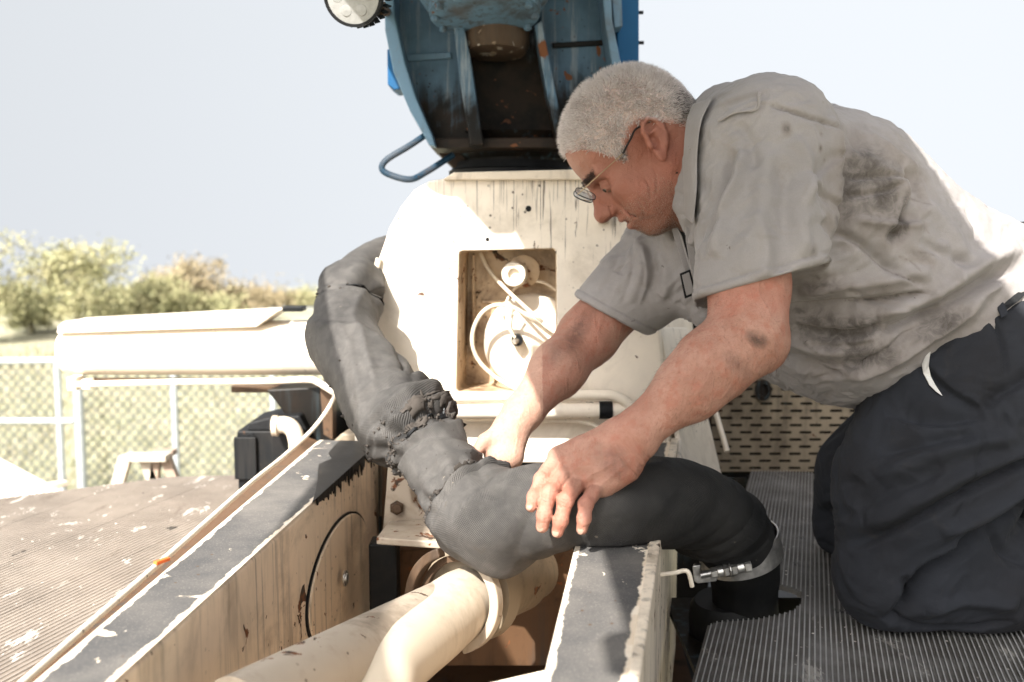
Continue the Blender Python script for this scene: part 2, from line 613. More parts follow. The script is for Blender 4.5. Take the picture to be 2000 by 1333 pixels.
CREAM = (.80, .715, .605)
M = {}
M['cream'] = painted('cream paint', CREAM, chips=.55, drips=.5, grime=.28)
def pillar_paint():
    """the pedestal's face: oil has run down from the slewing ring in thin dark lines"""
    g = G('oil streaked cream paint')
    sep = g.n('ShaderNodeSeparateXYZ'); g.l(g.obj(), sep.inputs[0])
    tone = g.noise(4, 6, .65)
    c = g.mix(g.step(tone, .3, .72), tuple(x * .86 for x in CREAM), tuple(min(1, x * 1.05) for x in CREAM))
    film = g.noise(6, 8, .72, dist=.5)
    c = g.mix(g.math('MULTIPLY', g.step(film, .46, .68), .35), c, (.30, .24, .17))
    run = g.noise(1.0, 4, .6, vec=g.vec((62, 10, 5.5)), dist=1.1)
    run2 = g.noise(1.0, 4, .6, vec=g.vec((150, 10, 4.0), loc=(3, 0, 1)), dist=.9)
    high = g.step(sep.outputs[2], .58, 1.0)
    side = g.step(sep.outputs[0], -.20, .02)
    k = g.math('MULTIPLY', g.math('ADD', g.math('MULTIPLY', high, .75), .18), g.math('ADD', g.math('MULTIPLY', side, .8), .2))
    fall = g.math('MULTIPLY', g.math('SUBTRACT', sep.outputs[2], 1.0), .55)
    m1 = g.step(g.math('ADD', run, fall), .55, .64)
    m1 = g.math('MULTIPLY', m1, g.math('ADD', g.math('MULTIPLY', side, .75), .12))
    c = g.mix(g.math('MULTIPLY', m1, .6, clamp=True), c, (.13, .105, .086))
    c = g.mix(g.math('MULTIPLY', g.math('MULTIPLY', g.step(g.math('ADD', run2, fall), .57, .62), g.math('ADD', g.math('MULTIPLY', side, .75), .12)), .9), c, (.06, .048, .04))
    th = g.math('ADD', g.noise(30, 6, .62, dist=.6), g.math('MULTIPLY', g.noise(4, 3), .3))
    chip = g.step(th, .83, .842)
    c = g.mix(chip, c, (.10, .05, .03))
    sp = g.math('MULTIPLY', g.step(g.voro(48), .15, .10), g.step(g.noise(6, 2), .42, .58))
    c = g.mix(g.math('MULTIPLY', sp, .85), c, (.05, .035, .025))
    h = g.math('ADD', g.math('MULTIPLY', chip, -1.0), g.math('MULTIPLY', g.noise(110, 3), .15))
    return g.out(c, .45, 0, g.bump(h, .55, .0012), Specular_IOR_Level=.3)
g_lo = .52
M['pillar'] = pillar_paint()
M['cream_worn'] = painted('worn cream paint', (.70, .605, .485), chips=1.3, drips=.6, grime=.6)
M['cream_clean'] = painted('clean cream paint', (.78, .695, .575), chips=.1, drips=.2, grime=.15)
M['beam'] = painted('warm cream beam paint', (.79, .635, .475), chips=.9, drips=.55, grime=.4)
M['pipe'] = painted('tan cream pipe paint', (.53, .455, .36), chips=.5, drips=.2, grime=.25)
M['pipe_dirty'] = painted('dirty cream pipe paint', (.40, .335, .265), chips=1.3, drips=.3, grime=.6)
M['recess'] = painted('rust stained cream paint', (.56, .42, .275), dirt=(.15, .085, .045), chips=1.4, drips=.9, grime=.9, dark_drips=(.07, .042, .025))  # browner and darker than the pedestal's face, used inside the opening
M['blue'] = painted('pale blue paint', (.115, .205, .29), dirt=(.10, .075, .055), chips=.8, drips=.8, grime=.75, rust=(.20, .075, .03))
def oily_blue(name, base, level):
    """blue paint under black brown oil that has run and pooled, ragged at its edge"""
    g = G(name)
    sep = g.n('ShaderNodeSeparateXYZ'); g.l(g.obj(), sep.inputs[0])
    run = g.noise(1.0, 7, .68, vec=g.vec((26, 26, 3.5)), dist=.5)
    big = g.noise(6, 5, .6, dist=.8)
    k = g.math('ADD', g.math('ADD', g.math('MULTIPLY', run, .34), g.math('MULTIPLY', big, .30)), g.math('MULTIPLY', sep.outputs[2], -1.05))
    oil = g.step(k, level, level + .11)
    tone = g.noise(5, 6, .65)
    c = g.mix(g.step(tone, .3, .72), tuple(x * .65 for x in base), tuple(x * 1.25 for x in base))
    milky = g.noise(1.0, 6, .7, vec=g.vec((40, 40, 3)))
    c = g.mix(g.math('MULTIPLY', g.step(milky, .5, .68), .45), c, (.40, .42, .42))
    bro = g.mix(g.step(g.noise(9, 5, .6), .4, .62), (.0045, .004, .0036), (.026, .016, .010))
    c = g.mix(oil, c, bro)
    ru = g.step(g.noise(24, 6, .62, dist=.7), .655, .67)
    c = g.mix(ru, c, (.16, .06, .025))
    sp = g.math('MULTIPLY', g.step(g.voro(60), .15, .1), g.step(g.noise(6, 2), .45, .6))
    c = g.mix(sp, c, (.02, .015, .012))
    return g.out(c, .55, 0, g.bump(g.math('ADD', oil, g.noise(70, 3)), .3, .001), Specular_IOR_Level=.2)
M['blue_oil'] = oily_blue('oil run blue paint', (.085, .15, .215), .08)
M['blue_oil_deep'] = oily_blue('oil soaked blue paint', (.045, .085, .12), -.10)
M['rib'] = painted('scraped brown steel', (.085, .058, .040), chip=(.36, .33, .29), rust=(.22, .17, .12), dirt=(.02, .014, .010), chips=2.2, drips=.6, grime=.7)
M['blue_bright'] = painted('bright blue paint', (.012, .085, .20), dirt=(.05, .05, .06), chips=.5, drips=.3, grime=.3)
M['oily'] = painted('oily dark steel', (.010, .009, .008), dirt=(.030, .020, .014), chips=.3, drips=.75, grime=.6, rough=.35, dark_drips=(.045, .075, .09))
M['brown'] = painted('greasy brown steel', (.095, .060, .038), dirt=(.028, .018, .012), chips=.9, drips=.8, grime=.8)
M['black'] = painted('black painted steel', (.008, .009, .010), dirt=(.022, .019, .017), chips=.3, drips=.2, grime=.5)
M['guard'] = painted('dusty tan guard paint', (.235, .19, .135), dirt=(.08, .06, .04), chips=.9, drips=.5, grime=.8)
M['handle'] = painted('dark blue paint', (.012, .036, .062), chips=.5, drips=.1, grime=.3)
M['tar'] = painted('tar', (.010, .010, .011), dirt=(.03, .025, .02), chips=0, drips=0, grime=.4)

def coating():
    """dark anti-slip paint on a beam's top, worn back to cream along both edges and in flakes (uv in metres: x across, y along)"""
    g = G('dark anti slip coating')
    uv = g.uv()
    sep = g.n('ShaderNodeSeparateXYZ'); g.l(uv, sep.inputs[0])
    nz = g.noise(40, 5, .65)
    nz2 = g.noise(12, 3, .5)
    edge = g.math('ADD', sep.outputs[0], g.math('MULTIPLY', g.math('SUBTRACT', nz, .5), .016))
    edge = g.math('ADD', edge, g.math('MULTIPLY', g.math('SUBTRACT', nz2, .5), .010))
    edgem = g.step(edge, .008, .0055)
    flake = g.math('ADD', g.noise(20, 5, .6, dist=.8), g.math('MULTIPLY', g.noise(5, 2), .25))
    flakem = g.step(flake, .785, .80)
    m = g.math('MAXIMUM', edgem, flakem)
    dust_and_light = g.noise(7, 6, .65)
    dark = g.mix(g.step(dust_and_light, .35, .75), (.070, .069, .069), (.145, .134, .123))
    grit = g.noise(420, 2, .6)
    dark = g.mix(g.math('MULTIPLY', g.step(grit, .55, .72), .35), dark, (.30, .27, .24))
    cream = g.mix(g.step(g.noise(30, 4), .42, .6), (.66, .56, .44), (.74, .66, .55))
    c = g.mix(m, dark, cream)
    pits = g.step(g.voro(55), .14, .08)
    c = g.mix(g.math('MULTIPLY', pits, g.step(g.noise(9, 2), .5, .6)), c, (.08, .05, .03))
    h = g.math('ADD', g.math('MULTIPLY', m, -1.2), g.math('MULTIPLY', grit, .5))
    return g.out(c, .75, 0, g.bump(h, .6, .0009), Specular_IOR_Level=.15)
M['coating'] = coating()

def aluminium(name, base, dirt, white, dark):
    """ribbed decking: the rib tops are rubbed bright, dirt lies in the grooves"""
    g = G(name)
    sep = g.n('ShaderNodeSeparateXYZ'); g.l(g.obj(), sep.inputs[0])
    groove = g.step(sep.outputs[2], -.0010, -.0022)
    a = g.noise(5, 7, .68)
    c = g.mix(g.step(a, .3, .72), tuple(x * .72 for x in base), tuple(x * 1.2 for x in base))
    c = g.mix(g.math('MULTIPLY', groove, g.step(g.noise(9, 4, .6), .25, .6, .55, 1)), c, dirt)
    st = g.noise(1.0, 7, .7, vec=g.vec((22, 4.5, 1), rot=(0, 0, R(17))), dist=.4)
    c = g.mix(g.math('MULTIPLY', g.step(st, .56, .70), dark), c, tuple(x * .7 for x in dirt))
    spot = g.step(g.noise(1.0, 7, .7, vec=g.vec((16, 7, 1), rot=(0, 0, R(17)), loc=(2, 5, 0)), dist=.6), .59, .63)
    c = g.mix(g.math('MULTIPLY', spot, white), c, (.72, .68, .62))
    sp = g.step(g.voro(46), .13, .09)
    c = g.mix(g.math('MULTIPLY', sp, g.step(g.noise(8, 2), .45, .6)), c, (.70, .66, .60))
    dk = g.step(g.noise(13, 5, .6, vec=g.vec(loc=(3, 1, 0))), .66, .70)
    c = g.mix(g.math('MULTIPLY', dk, .8), c, (.012, .011, .010))
    return g.out(c, g.math('ADD', g.math('MULTIPLY', a, .3), .42), .15, g.bump(g.noise(220, 3), .25, .0006))
M['deck'] = aluminium('weathered aluminium', (.33, .325, .32), (.075, .068, .061), .25, .4)
M['deck_dusty'] = aluminium('dusty aluminium', (.285, .248, .212), (.19, .15, .118), .6, .6)

def plain(name, base, rough=.5, metal=0.0, var=.15, scale=20, bump=.15, spec=.4):
    g = G(name)
    a = g.noise(scale, 5, .6)
    c = g.mix(g.step(a, .3, .7), tuple(x * (1 - var) for x in base), tuple(min(1, x * (1 + var)) for x in base))
    return g.out(c, g.math('ADD', g.math('MULTIPLY', a, .2), rough - .1), metal, g.bump(a, bump, .001), Specular_IOR_Level=spec)
M['steel'] = plain('bright zinc steel', (.52, .51, .49), .32, .9, .25, 60)
M['galv'] = plain('galvanised steel', (.42, .45, .47), .45, .55, .15, 30)
M['rubber'] = plain('black rubber', (.009, .0095, .0105), .55, 0, .3, 40, spec=.15)
M['cable'] = plain('cream cable sheath', (.66, .57, .44), .5, 0, .12, 50)
M['lens_clear'] = plain('clear lens plastic', (.27, .27, .265), .15, .1, .1, 80)
M['orange'] = plain('orange plastic', (.62, .13, .03), .5)
M['cavity'] = painted('rusty brown bilge paint', (.10, .055, .03), dirt=(.02, .013, .009), chips=1.0, drips=.8, grime=.9)

def cloth(name, base, stain, weave=1500, rough=.9, dirt2=(.205, .165, .13), sheen=.12):
    """woven cotton; the vertex attribute 'stain' carries the grease marks, 'seam' the stitched lines"""
    g = G(name)
    a = g.noise(7, 6, .62)
    c = g.mix(g.step(a, .3, .72), tuple(x * .86 for x in base), tuple(min(1, x * 1.08) for x in base))
    b = g.noise(24, 6, .68, dist=.6)
    c = g.mix(g.math('MULTIPLY', g.step(b, .55, .8), .35), c, dirt2)
    st = g.attr('stain')
    brk = g.noise(55, 6, .7, dist=.8)
    stm = g.math('MULTIPLY', st, g.step(brk, .25, .7, .65, 1.12), clamp=True)
    c = g.mix(stm, c, g.mix(g.step(stm, .35, .85), (.15, .12, .098) if base[0] > .1 else stain, stain))
    fl = g.step(g.noise(48, 4, .6, dist=.4), .715, .735)
    c = g.mix(g.math('MULTIPLY', fl, .7), c, stain)
    w1 = g.wave(weave / 6.28, vec=g.vec((1, .35, .6)), dist=.6)
    w2 = g.wave(weave / 6.28, vec=g.vec((.6, .3, 1), rot=(0, R(90), 0)), dist=.6)
    fine = g.noise(650, 3, .6)
    h = g.math('ADD', g.math('ADD', g.math('MULTIPLY', w1, .25), g.math('MULTIPLY', w2, .25)), fine)
    c = g.mix(g.step(fine, .25, .75, .0, .22), c, tuple(x * .55 for x in base))
    nrm = g.bump(h, .35, .0006)
    cr = g.noise(1.0, 6, .65, vec=g.vec((26, 26, 70), rot=(0, R(25), 0)), dist=1.2)
    nrm = g.bump(cr, .22, .004, nrm)
    rt = g.n('ShaderNodeTexNoise', noise_type='RIDGED_MULTIFRACTAL')
    g.l(g.vec((7, 7, 19), rot=(0, R(28), 0)), rt.inputs['Vector'])
    rt.inputs['Scale'].default_value = 1.0; rt.inputs['Detail'].default_value = 4; rt.inputs['Distortion'].default_value = .7
    rid = rt.outputs['Fac']
    nrm = g.bump(rid, .45, .006, nrm)
    return g.out(c, rough, 0, nrm, Sheen_Weight=sheen if base[0] > .1 else .02, Specular_IOR_Level=.25 if base[0] > .1 else .06)
M['shirt'] = cloth('grey cotton work shirt', (.262, .243, .238), (.05, .04, .033))
M['trousers'] = cloth('dark grey work trousers', (.0250, .0270, .0325), (.014, .012, .011), dirt2=(.062, .052, .043), sheen=.1)
M['shirt_inside'] = plain('shadowed dark undershirt cotton', (.03, .03, .032), .9)  # near black colour stands for the shade inside the shirt
M['lining'] = plain('white pocket lining', (.55, .54, .52), .9)

def skin():
    g = G('weathered skin')
    a = g.noise(18, 5, .6)
    b = g.noise(55, 5, .65)
    c = g.mix(g.step(a, .3, .7), (.285, .140, .098), (.385, .212, .158))
    c = g.mix(g.step(b, .46, .68, 0, .62), c, (.31, .11, .07))
    red = g.attr('red')
    c = g.mix(g.math('MULTIPLY', red, .65, clamp=True), c, (.42, .12, .08))
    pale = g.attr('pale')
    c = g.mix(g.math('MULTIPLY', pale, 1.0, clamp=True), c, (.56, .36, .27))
    st = g.attr('stain')
    stm = g.math('MULTIPLY', st, g.step(g.noise(90, 5, .7), .2, .65, .35, 1.2), clamp=True)
    c = g.mix(stm, c, (.07, .04, .03))
    fr = g.step(g.voro(130), .16, .08)
    c = g.mix(g.math('MULTIPLY', fr, g.step(g.noise(20, 2), .5, .65, 0, .45)), c, (.2, .075, .045))
    pores = g.voro(900)
    h = g.math('ADD', g.math('MULTIPLY', pores, .5), g.noise(260, 4, .65))
    n = g.bump(h, .6, .0018)
    ln = g.noise(1.0, 5, .6, vec=g.vec((240, 90, 420), rot=(0, R(40), 0)), dist=.8)
    n = g.bump(ln, .4, .0022, n)
    vein = g.noise(1.0, 3, .5, vec=g.vec((38, 38, 16), rot=(0, R(-50), 0)), dist=1.5)
    n = g.bump(g.step(vein, .50, .62), .35, .0018, n)
    c = g.mix(g.step(g.noise(210, 4, .7), .45, .75, 0, .35), c, (.24, .10, .065))
    c = g.mix(g.math('MULTIPLY', g.attr('tan'), g.step(a, .2, .8, .75, 1.0)), c, (.235, .088, .056))
    sc = g.attr('scalp')
    c = g.mix(sc, c, (.50, .39, .35))
    return g.out(c, .5, 0, n, Subsurface_Weight=.05, Subsurface_Radius=(.008, .003, .0015), Subsurface_Scale=.6, Specular_IOR_Level=.35)
M['skin'] = skin()
M['nail'] = plain('fingernail', (.33, .20, .15), .45, 0, .08, 80)
M['eye'] = plain('eyeball white', (.22, .17, .14), .2, 0, .05, 30)
M['iris'] = plain('dark iris', (.03, .025, .02), .15)
def hairmat(name, a, b, glow=.45):
    """hair lets some light through"""
    g = G(name)
    c = g.mix(g.math('ADD', g.math('MULTIPLY', g.attr('tone'), .8), g.math('MULTIPLY', g.noise(60, 3, .6), .3)), a, b)
    m = g.out(c, .45, 0, None, Specular_IOR_Level=.35)
    tr = g.n('ShaderNodeBsdfTranslucent'); g.l(c, tr.inputs[0])
    mx = g.n('ShaderNodeMixShader'); mx.inputs[0].default_value = glow
    g.l(g.b.outputs[0], mx.inputs[1]); g.l(tr.outputs[0], mx.inputs[2])
    g.l(mx.outputs[0], g.t.nodes['Material Output'].inputs[0])
    return m
M['hair'] = hairmat('short grey hair', (.74, .68, .655), (.97, .92, .89))
M['hair_dark'] = hairmat('dark grey eyebrow hair', (.05, .045, .04), (.16, .14, .13))
M['stubble'] = hairmat('white stubble', (.45, .36, .30), (.7, .62, .55))
M['arm_hair'] = hairmat('brown arm hair', (.09, .05, .035), (.16, .09, .06))
M['gold'] = plain('thin gold metal', (.30, .22, .13), .3, .9, .1, 60)
M['glass'] = G('spectacle glass').out((.9, .92, .92), .03, 0, None, Transmission_Weight=.9, IOR=1.2)
# ================================================================== ground, fence, trees
def ground_mat():
    g = G('spring grass and straw')
    a = g.noise(.9, 6, .65); b = g.noise(9, 6, .7)
    c = g.mix(g.step(a, .35, .65), (.27, .275, .185), (.35, .32, .235))  # tones paled so the colour carries the field's washed out haze
    c = g.mix(g.step(b, .45, .7, 0, .7), c, (.40, .36, .275))
    return g.out(c, .95, 0, g.bump(b, .5, .05), Specular_IOR_Level=.1)
MB().add([(x, y, z) for y, z in ((-1500, 0), (34, 0), (60, -1.6), (2500, -260)) for x in (-2500, 2500)], [(2 * i, 2 * i + 1, 2 * i + 3, 2 * i + 2) for i in range(3)]).build('ground', ground_mat())
tag(bpy.data.objects['ground'], kind='structure')
def leafmat(name, a, b):
    g = G(name)
    c = g.mix(g.step(g.noise(2.2, 3, .6), .35, .65), a, b)
    return g.out(c, .75, 0, None, Specular_IOR_Level=.2)
LM = [leafmat('yellow green leaves', (.25, .25, .13), (.34, .315, .18)), leafmat('olive leaves', (.20, .205, .11), (.29, .275, .15)), leafmat('brown buds', (.24, .195, .115), (.31, .255, .16))]  # pale leaf colours stand in for haze over the far trees
BARK = plain('grey brown bark', (.12, .095, .07), .9, 0, .3, 30)
GRASS = leafmat('grass blades', (.26, .265, .17), (.34, .315, .215))  # blades paled the same way, haze in the colour
# grass blades over the strip of field seen past the deck
n = 26000
r_ = np.random.default_rng(5)
gy = 7.5 + 16 * r_.random(n) ** 1.3
gx = -gy * (.62 - .5 * r_.random(n))
hgt = r_.uniform(.05, .17, n); an = r_.uniform(0, 2 * math.pi, n); w_ = .005 + .0003 * gy
tip = np.stack([gx + r_.normal(0, .05, n), gy + r_.normal(0, .05, n), hgt], 1)
lv = np.stack([np.stack([gx - np.cos(an) * w_, gy - np.sin(an) * w_, np.zeros(n)], 1), np.stack([gx + np.cos(an) * w_, gy + np.sin(an) * w_, np.zeros(n)], 1), tip], 1).reshape(-1, 3)
tag(link_mesh('grass', np_mesh('grass', lv, None, np.arange(3 * n).reshape(-1, 3)), GRASS), kind='stuff')

def tree(px, top, Y, wpx, mat, label, seed, dens=1.0, low=.12, group=None):
    r_ = np.random.default_rng(seed)
    x = P(px, 600, Y)[0]; Hh = P(px, top, Y)[2]; W = wpx * Y / FPX
    t = thing('leafy_tree', label, 'tree', (x, Y, 0), group)
    mb = MB()
    lean = r_.normal(0, .12)
    trunk = smooth_path([(x, Y, 0), (x + lean * .5, Y, Hh * .35), (x + lean, Y + .1, Hh * .8)], 4)
    mb.tube(trunk, list(np.linspace(.09, .02, len(trunk))), 7)
    cl = []
    for k in range(16):
        h0 = r_.uniform(.2, .7); a = r_.uniform(0, 6.28)
        b0 = np.array([x + lean * h0, Y, Hh * h0])
        rad = r_.uniform(.25, .5) * W
        b1 = b0 + np.array([math.cos(a) * rad, math.sin(a) * rad, Hh * r_.uniform(.10, .28)])
        b1[2] = min(b1[2], Hh * .95)
        mb.tube(smooth_path([b0, (b0 + b1) / 2 + [0, 0, -.05 * rad], b1], 3), list(np.linspace(.03, .008, 7)), 5)
        cl.append((b1, r_.uniform(.10, .20) * W))
        cl.append(((b0 + b1) / 2, r_.uniform(.08, .16) * W))
    for k in range(14):
        a = r_.uniform(0, 6.28); q = math.sqrt(r_.random()); hh = r_.uniform(low, 1.0)
        prof = math.sin(math.pi * min(1, (hh - low * .6) / (1.06 - low * .6))) ** .6
        cl.append((np.array([x + lean * hh + math.cos(a) * q * W * .5 * prof, Y + math.sin(a) * q * W * .4 * prof, Hh * hh - .05 * W]), r_.uniform(.07, .15) * W))
    mb.build('trunk', BARK, t, smooth=True)
    pts = np.concatenate([c + r_.normal(0, 1, (int(110 * dens), 3)) * s * [.75, .75, .6] for c, s in cl])
    pts = pts[pts[:, 2] > .1]
    m = len(pts)
    d = r_.normal(0, 1, (m, 3)); d /= np.linalg.norm(d, axis=1, keepdims=True)
    e = np.cross(d, r_.normal(0, 1, (m, 3))); e /= np.linalg.norm(e, axis=1, keepdims=True)
    s = r_.uniform(.035, .075, (m, 1))
    v = np.stack([pts - d * s, pts + e * s * .5, pts + d * s, pts - e * s * .5], 1).reshape(-1, 3) - np.array([x, Y, 0])
    me = np_mesh('crown', v, np.arange(4 * m).reshape(-1, 4))
    link_mesh('crown', me, mat, t)
TG = 'young trees beyond the chain link fence'
TREES = [(-60, 440, 24, 190, 0, 'sparse yellow green tree cut by the edge of the photo beyond the fence gate', 1.0),
    (155, 462, 25, 170, 0, 'tallest yellow green tree rising behind the free end of the cream outrigger', 1.1),
    (60, 560, 27, 130, 1, 'low olive green bush between the two tallest trees behind the fence gate', 1.2),
    (235, 560, 29, 120, 1, 'low olive bush at the right foot of the tallest tree', 1.1),
    (300, 545, 27, 110, 0, 'yellowish round tree left of the brown topped tree above the outrigger', 1.2),
    (372, 505, 30, 130, 2, 'brown topped budding tree highest in the middle of the tree row', 1.2),
    (450, 545, 31, 130, 2, 'second brown budding tree, lower and right of the brown topped one', 1.2),
    (415, 580, 28, 120, 0, 'short yellow bush in front of the two brown budding trees', 1.1),
    (520, 572, 36, 110, 2, 'pale far bush above the outrigger left of the hose', .8),
    (580, 575, 37, 110, 0, 'pale far bush just left of where the hose bends', .8),
    (670, 585, 37, 120, 1, 'far bush hidden mostly behind the hose and pedestal', .8)]
for i, (px, top, Y, w, mi, lab, dn) in enumerate(TREES):
    tree(px, top, Y, w, LM[mi], lab, 40 + i, dn, group=TG)

# chain link fence
WIRE = plain('old grey wire', (.085, .095, .095), .7, .2)
FY = 9.0
fence = thing('chain_link_fence', 'grey chain link fence with round posts along the grass field', 'fence', (P(380, 700, FY)[0], FY, 0), None)
zt = P(300, 722, FY)[2]
for px, r in ((338, .032), (532, .030), (720, .03)):
    x = P(px, 700, FY)[0]
    MB().tube([(x, FY, 0), (x, FY, zt + .03)], r, 12).lathe((x, FY, zt + .03), (0, 0, 1), [(0, r * 1.15), (.02, r * 1.1), (.035, .004)], 12).build('post', M['galv'], fence, smooth=True)
xa, xb = P(156, 700, FY)[0], P(760, 700, FY)[0]
MB().tube([(xa, FY, zt), (xb, FY, zt)], .021, 10).build('rail', M['galv'], fence, smooth=True)
def chainlink(parent, x0, x1, z0, z1, y, name='wire_netting'):
    mb = MB(); p_ = .096; hh = z1 - z0; k = int((x1 - x0 + hh) / p_) + 2
    for s in (1, -1):
        for i in range(-1, k):
            a = x0 - (hh if s > 0 else 0) + i * p_
            pts = []
            q0, q1 = np.array([a, z0]), np.array([a + s * hh * .92, z1])
            if s < 0: q0 = q0 + [0, 0]
            d = q1 - q0
            t0, t1 = 0., 1.
            for lim, sg in ((x0, 1), (x1, -1)):
                den = d[0]
                tt = (lim - q0[0]) / den
                if den * sg > 0: t0 = max(t0, tt)
                else: t1 = min(t1, tt)
            if t1 - t0 < .02: continue
            A, E = q0 + d * t0, q0 + d * t1
            mb.tube([(A[0], y + s * .003, A[1]), (E[0], y + s * .003, E[1])], .0056, 4, False)
    o = mb.build(name, WIRE, parent)
    o['kind'] = 'stuff'
    return o
chainlink(fence, xa, xb, .04, zt, FY + .03)
gate = thing('fence_gate', 'chain link gate with pale top and middle rails left of the gate post', 'gate', (P(60, 700, FY)[0], FY - .2, 0))
gy_ = FY - .2
x0, x1 = P(-120, 700, gy_)[0], P(111, 700, gy_)[0]
zt2, zm = P(60, 707, gy_)[2], P(60, 823, gy_)[2]
MB().tube([(x1, gy_, .06), (x1, gy_, zt2)], .030, 12).build('end_post', M['galv'], gate, smooth=True)
MB().tube([(x0, gy_, zt2), (x1, gy_, zt2 + .01)], .030, 12).build('top_rail', M['galv'], gate, smooth=True)
MB().tube([(x0, gy_, zm), (P(138, 700, gy_)[0], gy_, zm)], .028, 12).build('middle_rail', M['galv'], gate, smooth=True)
MB().tube([(x0, gy_, .08), (x1, gy_, .08)], .022, 12).build('bottom_rail', M['galv'], gate, smooth=True)
chainlink(gate, x0, x1, .08, zt2, gy_ + .03)
gp = thing('gate_post', 'thicker galvanised gate post standing between the gate and the fence', 'post', (P(150, 700, gy_)[0], gy_, 0))
x = P(150, 700, gy_)[0]
MB().tube([(x, gy_, 0), (x, gy_, zt2 + .02)], .042, 14).build('pole', M['galv'], gp, smooth=True)
MB().lathe((x, gy_, zt2 + .02), (0, 0, 1), [(0, .047), (.03, .044), (.05, .01)], 14).build('cap', M['galv'], gp, smooth=True)
# ================================================================== the crane truck
ZB, ZD = 2.088, 1.915                # top of the frame beams, top of the decks
AX = unit([.303, 1, 0]); AR = np.array([AX[1], -AX[0], 0])      # along and across the truck
UP = np.array([0, 0, 1.])

# ---------------------------------------------------------- frame: pedestal, beams, bilge
fr = thing('crane_pedestal', 'cream steel crane pedestal and frame beams with a square access opening', 'crane base', (0, 1.9, 1.6))
PY = 2.0
outer = [(690, 905), (694, 800), (712, 690), (716, 600), (724, 560), (738, 510), (760, 445), (782, 405), (808, 372), (838, 354), (868, 349), (1000, 342), (1180, 338), (1284, 345), (1287, 640), (1312, 905)]
outer = [P(x, y, PY) for x, y in outer]
def rrect(x0, y0, x1, y1, r, Y, n=3):
    out = []
    for cx, cy, a0 in ((x1 - r, y0 + r, 90), (x0 + r, y0 + r, 180), (x0 + r, y1 - r, 270), (x1 - r, y1 - r, 0)):
        for k in range(n + 1):
            a = R(a0 + 90 * k / n)
            out.append(P(cx + r * math.cos(a), cy - r * math.sin(a), Y))
    return out
inner = [P(x, y, PY) for x, y in ((897, 494), (903, 491), (1080, 487), (1085, 491), (1086, 762), (1080, 765), (897, 766), (892, 762))]
bm = bmesh.new()
def loop(pts):
    vs = [bm.verts.new(V(p)) for p in pts]
    es = [bm.edges.new((vs[i], vs[(i + 1) % len(vs)])) for i in range(len(vs))]
    return vs, es
ov, oe = loop(outer); iv, ie = loop(inner)
bmesh.ops.triangle_fill(bm, edges=oe + ie, use_beauty=True, use_dissolve=False)
ext = Vector((AX[0], AX[1], 0)) * .55
o2 = [bm.verts.new(v.co + ext) for v in ov]
for i in range(len(ov)):
    j = (i + 1) % len(ov); bm.faces.new((ov[i], ov[j], o2[j], o2[i]))
dep = Vector((.012, .125, .0))
i2 = [bm.verts.new(v.co + dep) for v in iv]
for i in range(len(iv)):
    j = (i + 1) % len(iv); bm.faces.new((iv[i], i2[i], i2[j], iv[j])).material_index = 1
bm.faces.new(i2).material_index = 1
bmesh.ops.recalc_face_normals(bm, faces=bm.faces)
for v in bm.verts: v.co -= fr.location
me = bpy.data.meshes.new('pillar'); bm.to_mesh(me); bm.free()
me.materials.append(M['pillar']); me.materials.append(M['recess'])
pillar = link_mesh('pillar', me, M['pillar'], fr, bevel=.004, segs=3)
# top collar plate
MB().prism([P(862, 352, 1.985), P(885, 337, 1.985), P(1130, 331, 1.985), P(1210, 338, 1.985), P(1210, 352, 1.985)], AX * .5).build('top_plate', M['cream_worn'], fr, bevel=.003)
MB().tube(smooth_path([P(714, 700, 1.995), P(717, 610, 1.993), P(727, 560, 1.993), P(740, 505, 1.993)], 4), .006, 8).build('edge_strip', M['cream_clean'], fr, smooth=True)
# inside the opening: plug, drum, fittings
rec = 2.125
plug = MB(); c = P(1003, 536, 2.035)
plug.lathe(P(1012, 534, rec), unit(c - P(1012, 534, rec)), [(0, .026), (.083, .026), (.090, .0235), (.090, .0125), (.078, .0118), (.078, .0)], 36)
plug.build('socket_plug', M['cream_clean'], fr, smooth=True, sharp=30)
MB().lathe(P(1022, 530, rec - .03), (0, -1, 0), [(0, .034), (.02, .034), (.022, .030)], 28).build('plug_boss', M['recess'], fr, smooth=True, sharp=30)
dr = MB(); dc = P(1035, 665, rec + .07)
dr.lathe(dc, unit(np.array([.06, -1, .05])), [(0, .105), (.085, .105), (.097, .102), (.104, .094), (.104, 0)], 48)
dr.build('drum', M['cream_clean'], fr, smooth=True, sharp=50)
MB().box(P(1000, 590, rec - .006) + [.02, 0, 0], (.17, .012, .008)).build('inner_ledge', M['recess'], fr, bevel=.002)
MB().box(P(925, 600, rec - .012), (.006, .02, .22)).build('inner_rib', M['recess'], fr, bevel=.002)
fit = MB(); c = P(1010, 665, 2.07)
fit.lathe(c + [0, .03, 0], (0, -1, 0), [(0, .0125), (.035, .0125), (.038, .011), (.038, 0)], 20)
f1 = fit.build('fitting', M['rubber'], fr, smooth=True, sharp=30)
MB().lathe(c + [0, -.004, 0], (-.4, -1, -.1), [(0, .006), (.012, .006), (.016, .003)], 14).build('grease_nipple', M['steel'], f1, smooth=True)
fit = MB().lathe(P(1032, 408, PY), (0, -1, 0), [(-.02, .006), (.001, .006), (.0015, .004)], 12); fit.build('bolt_hole', M['rubber'], fr, smooth=True, sharp=30)
MB().lathe(P(952, 468, PY), (0, -1, 0), [(-.02, .004), (.001, .004), (.0015, .0)], 12).build('bolt_hole', M['rubber'], fr, smooth=True, sharp=30)
lug = MB(); lug.box(P(1178, 424, PY - .01), (.020, .03, .028)).lathe(P(1180, 427, PY - .03), (0, -1, 0), [(0, .009), (.006, .009), (.009, .006), (.009, 0)], 14)
lug.build('lug', M['cream_worn'], fr, bevel=.002)
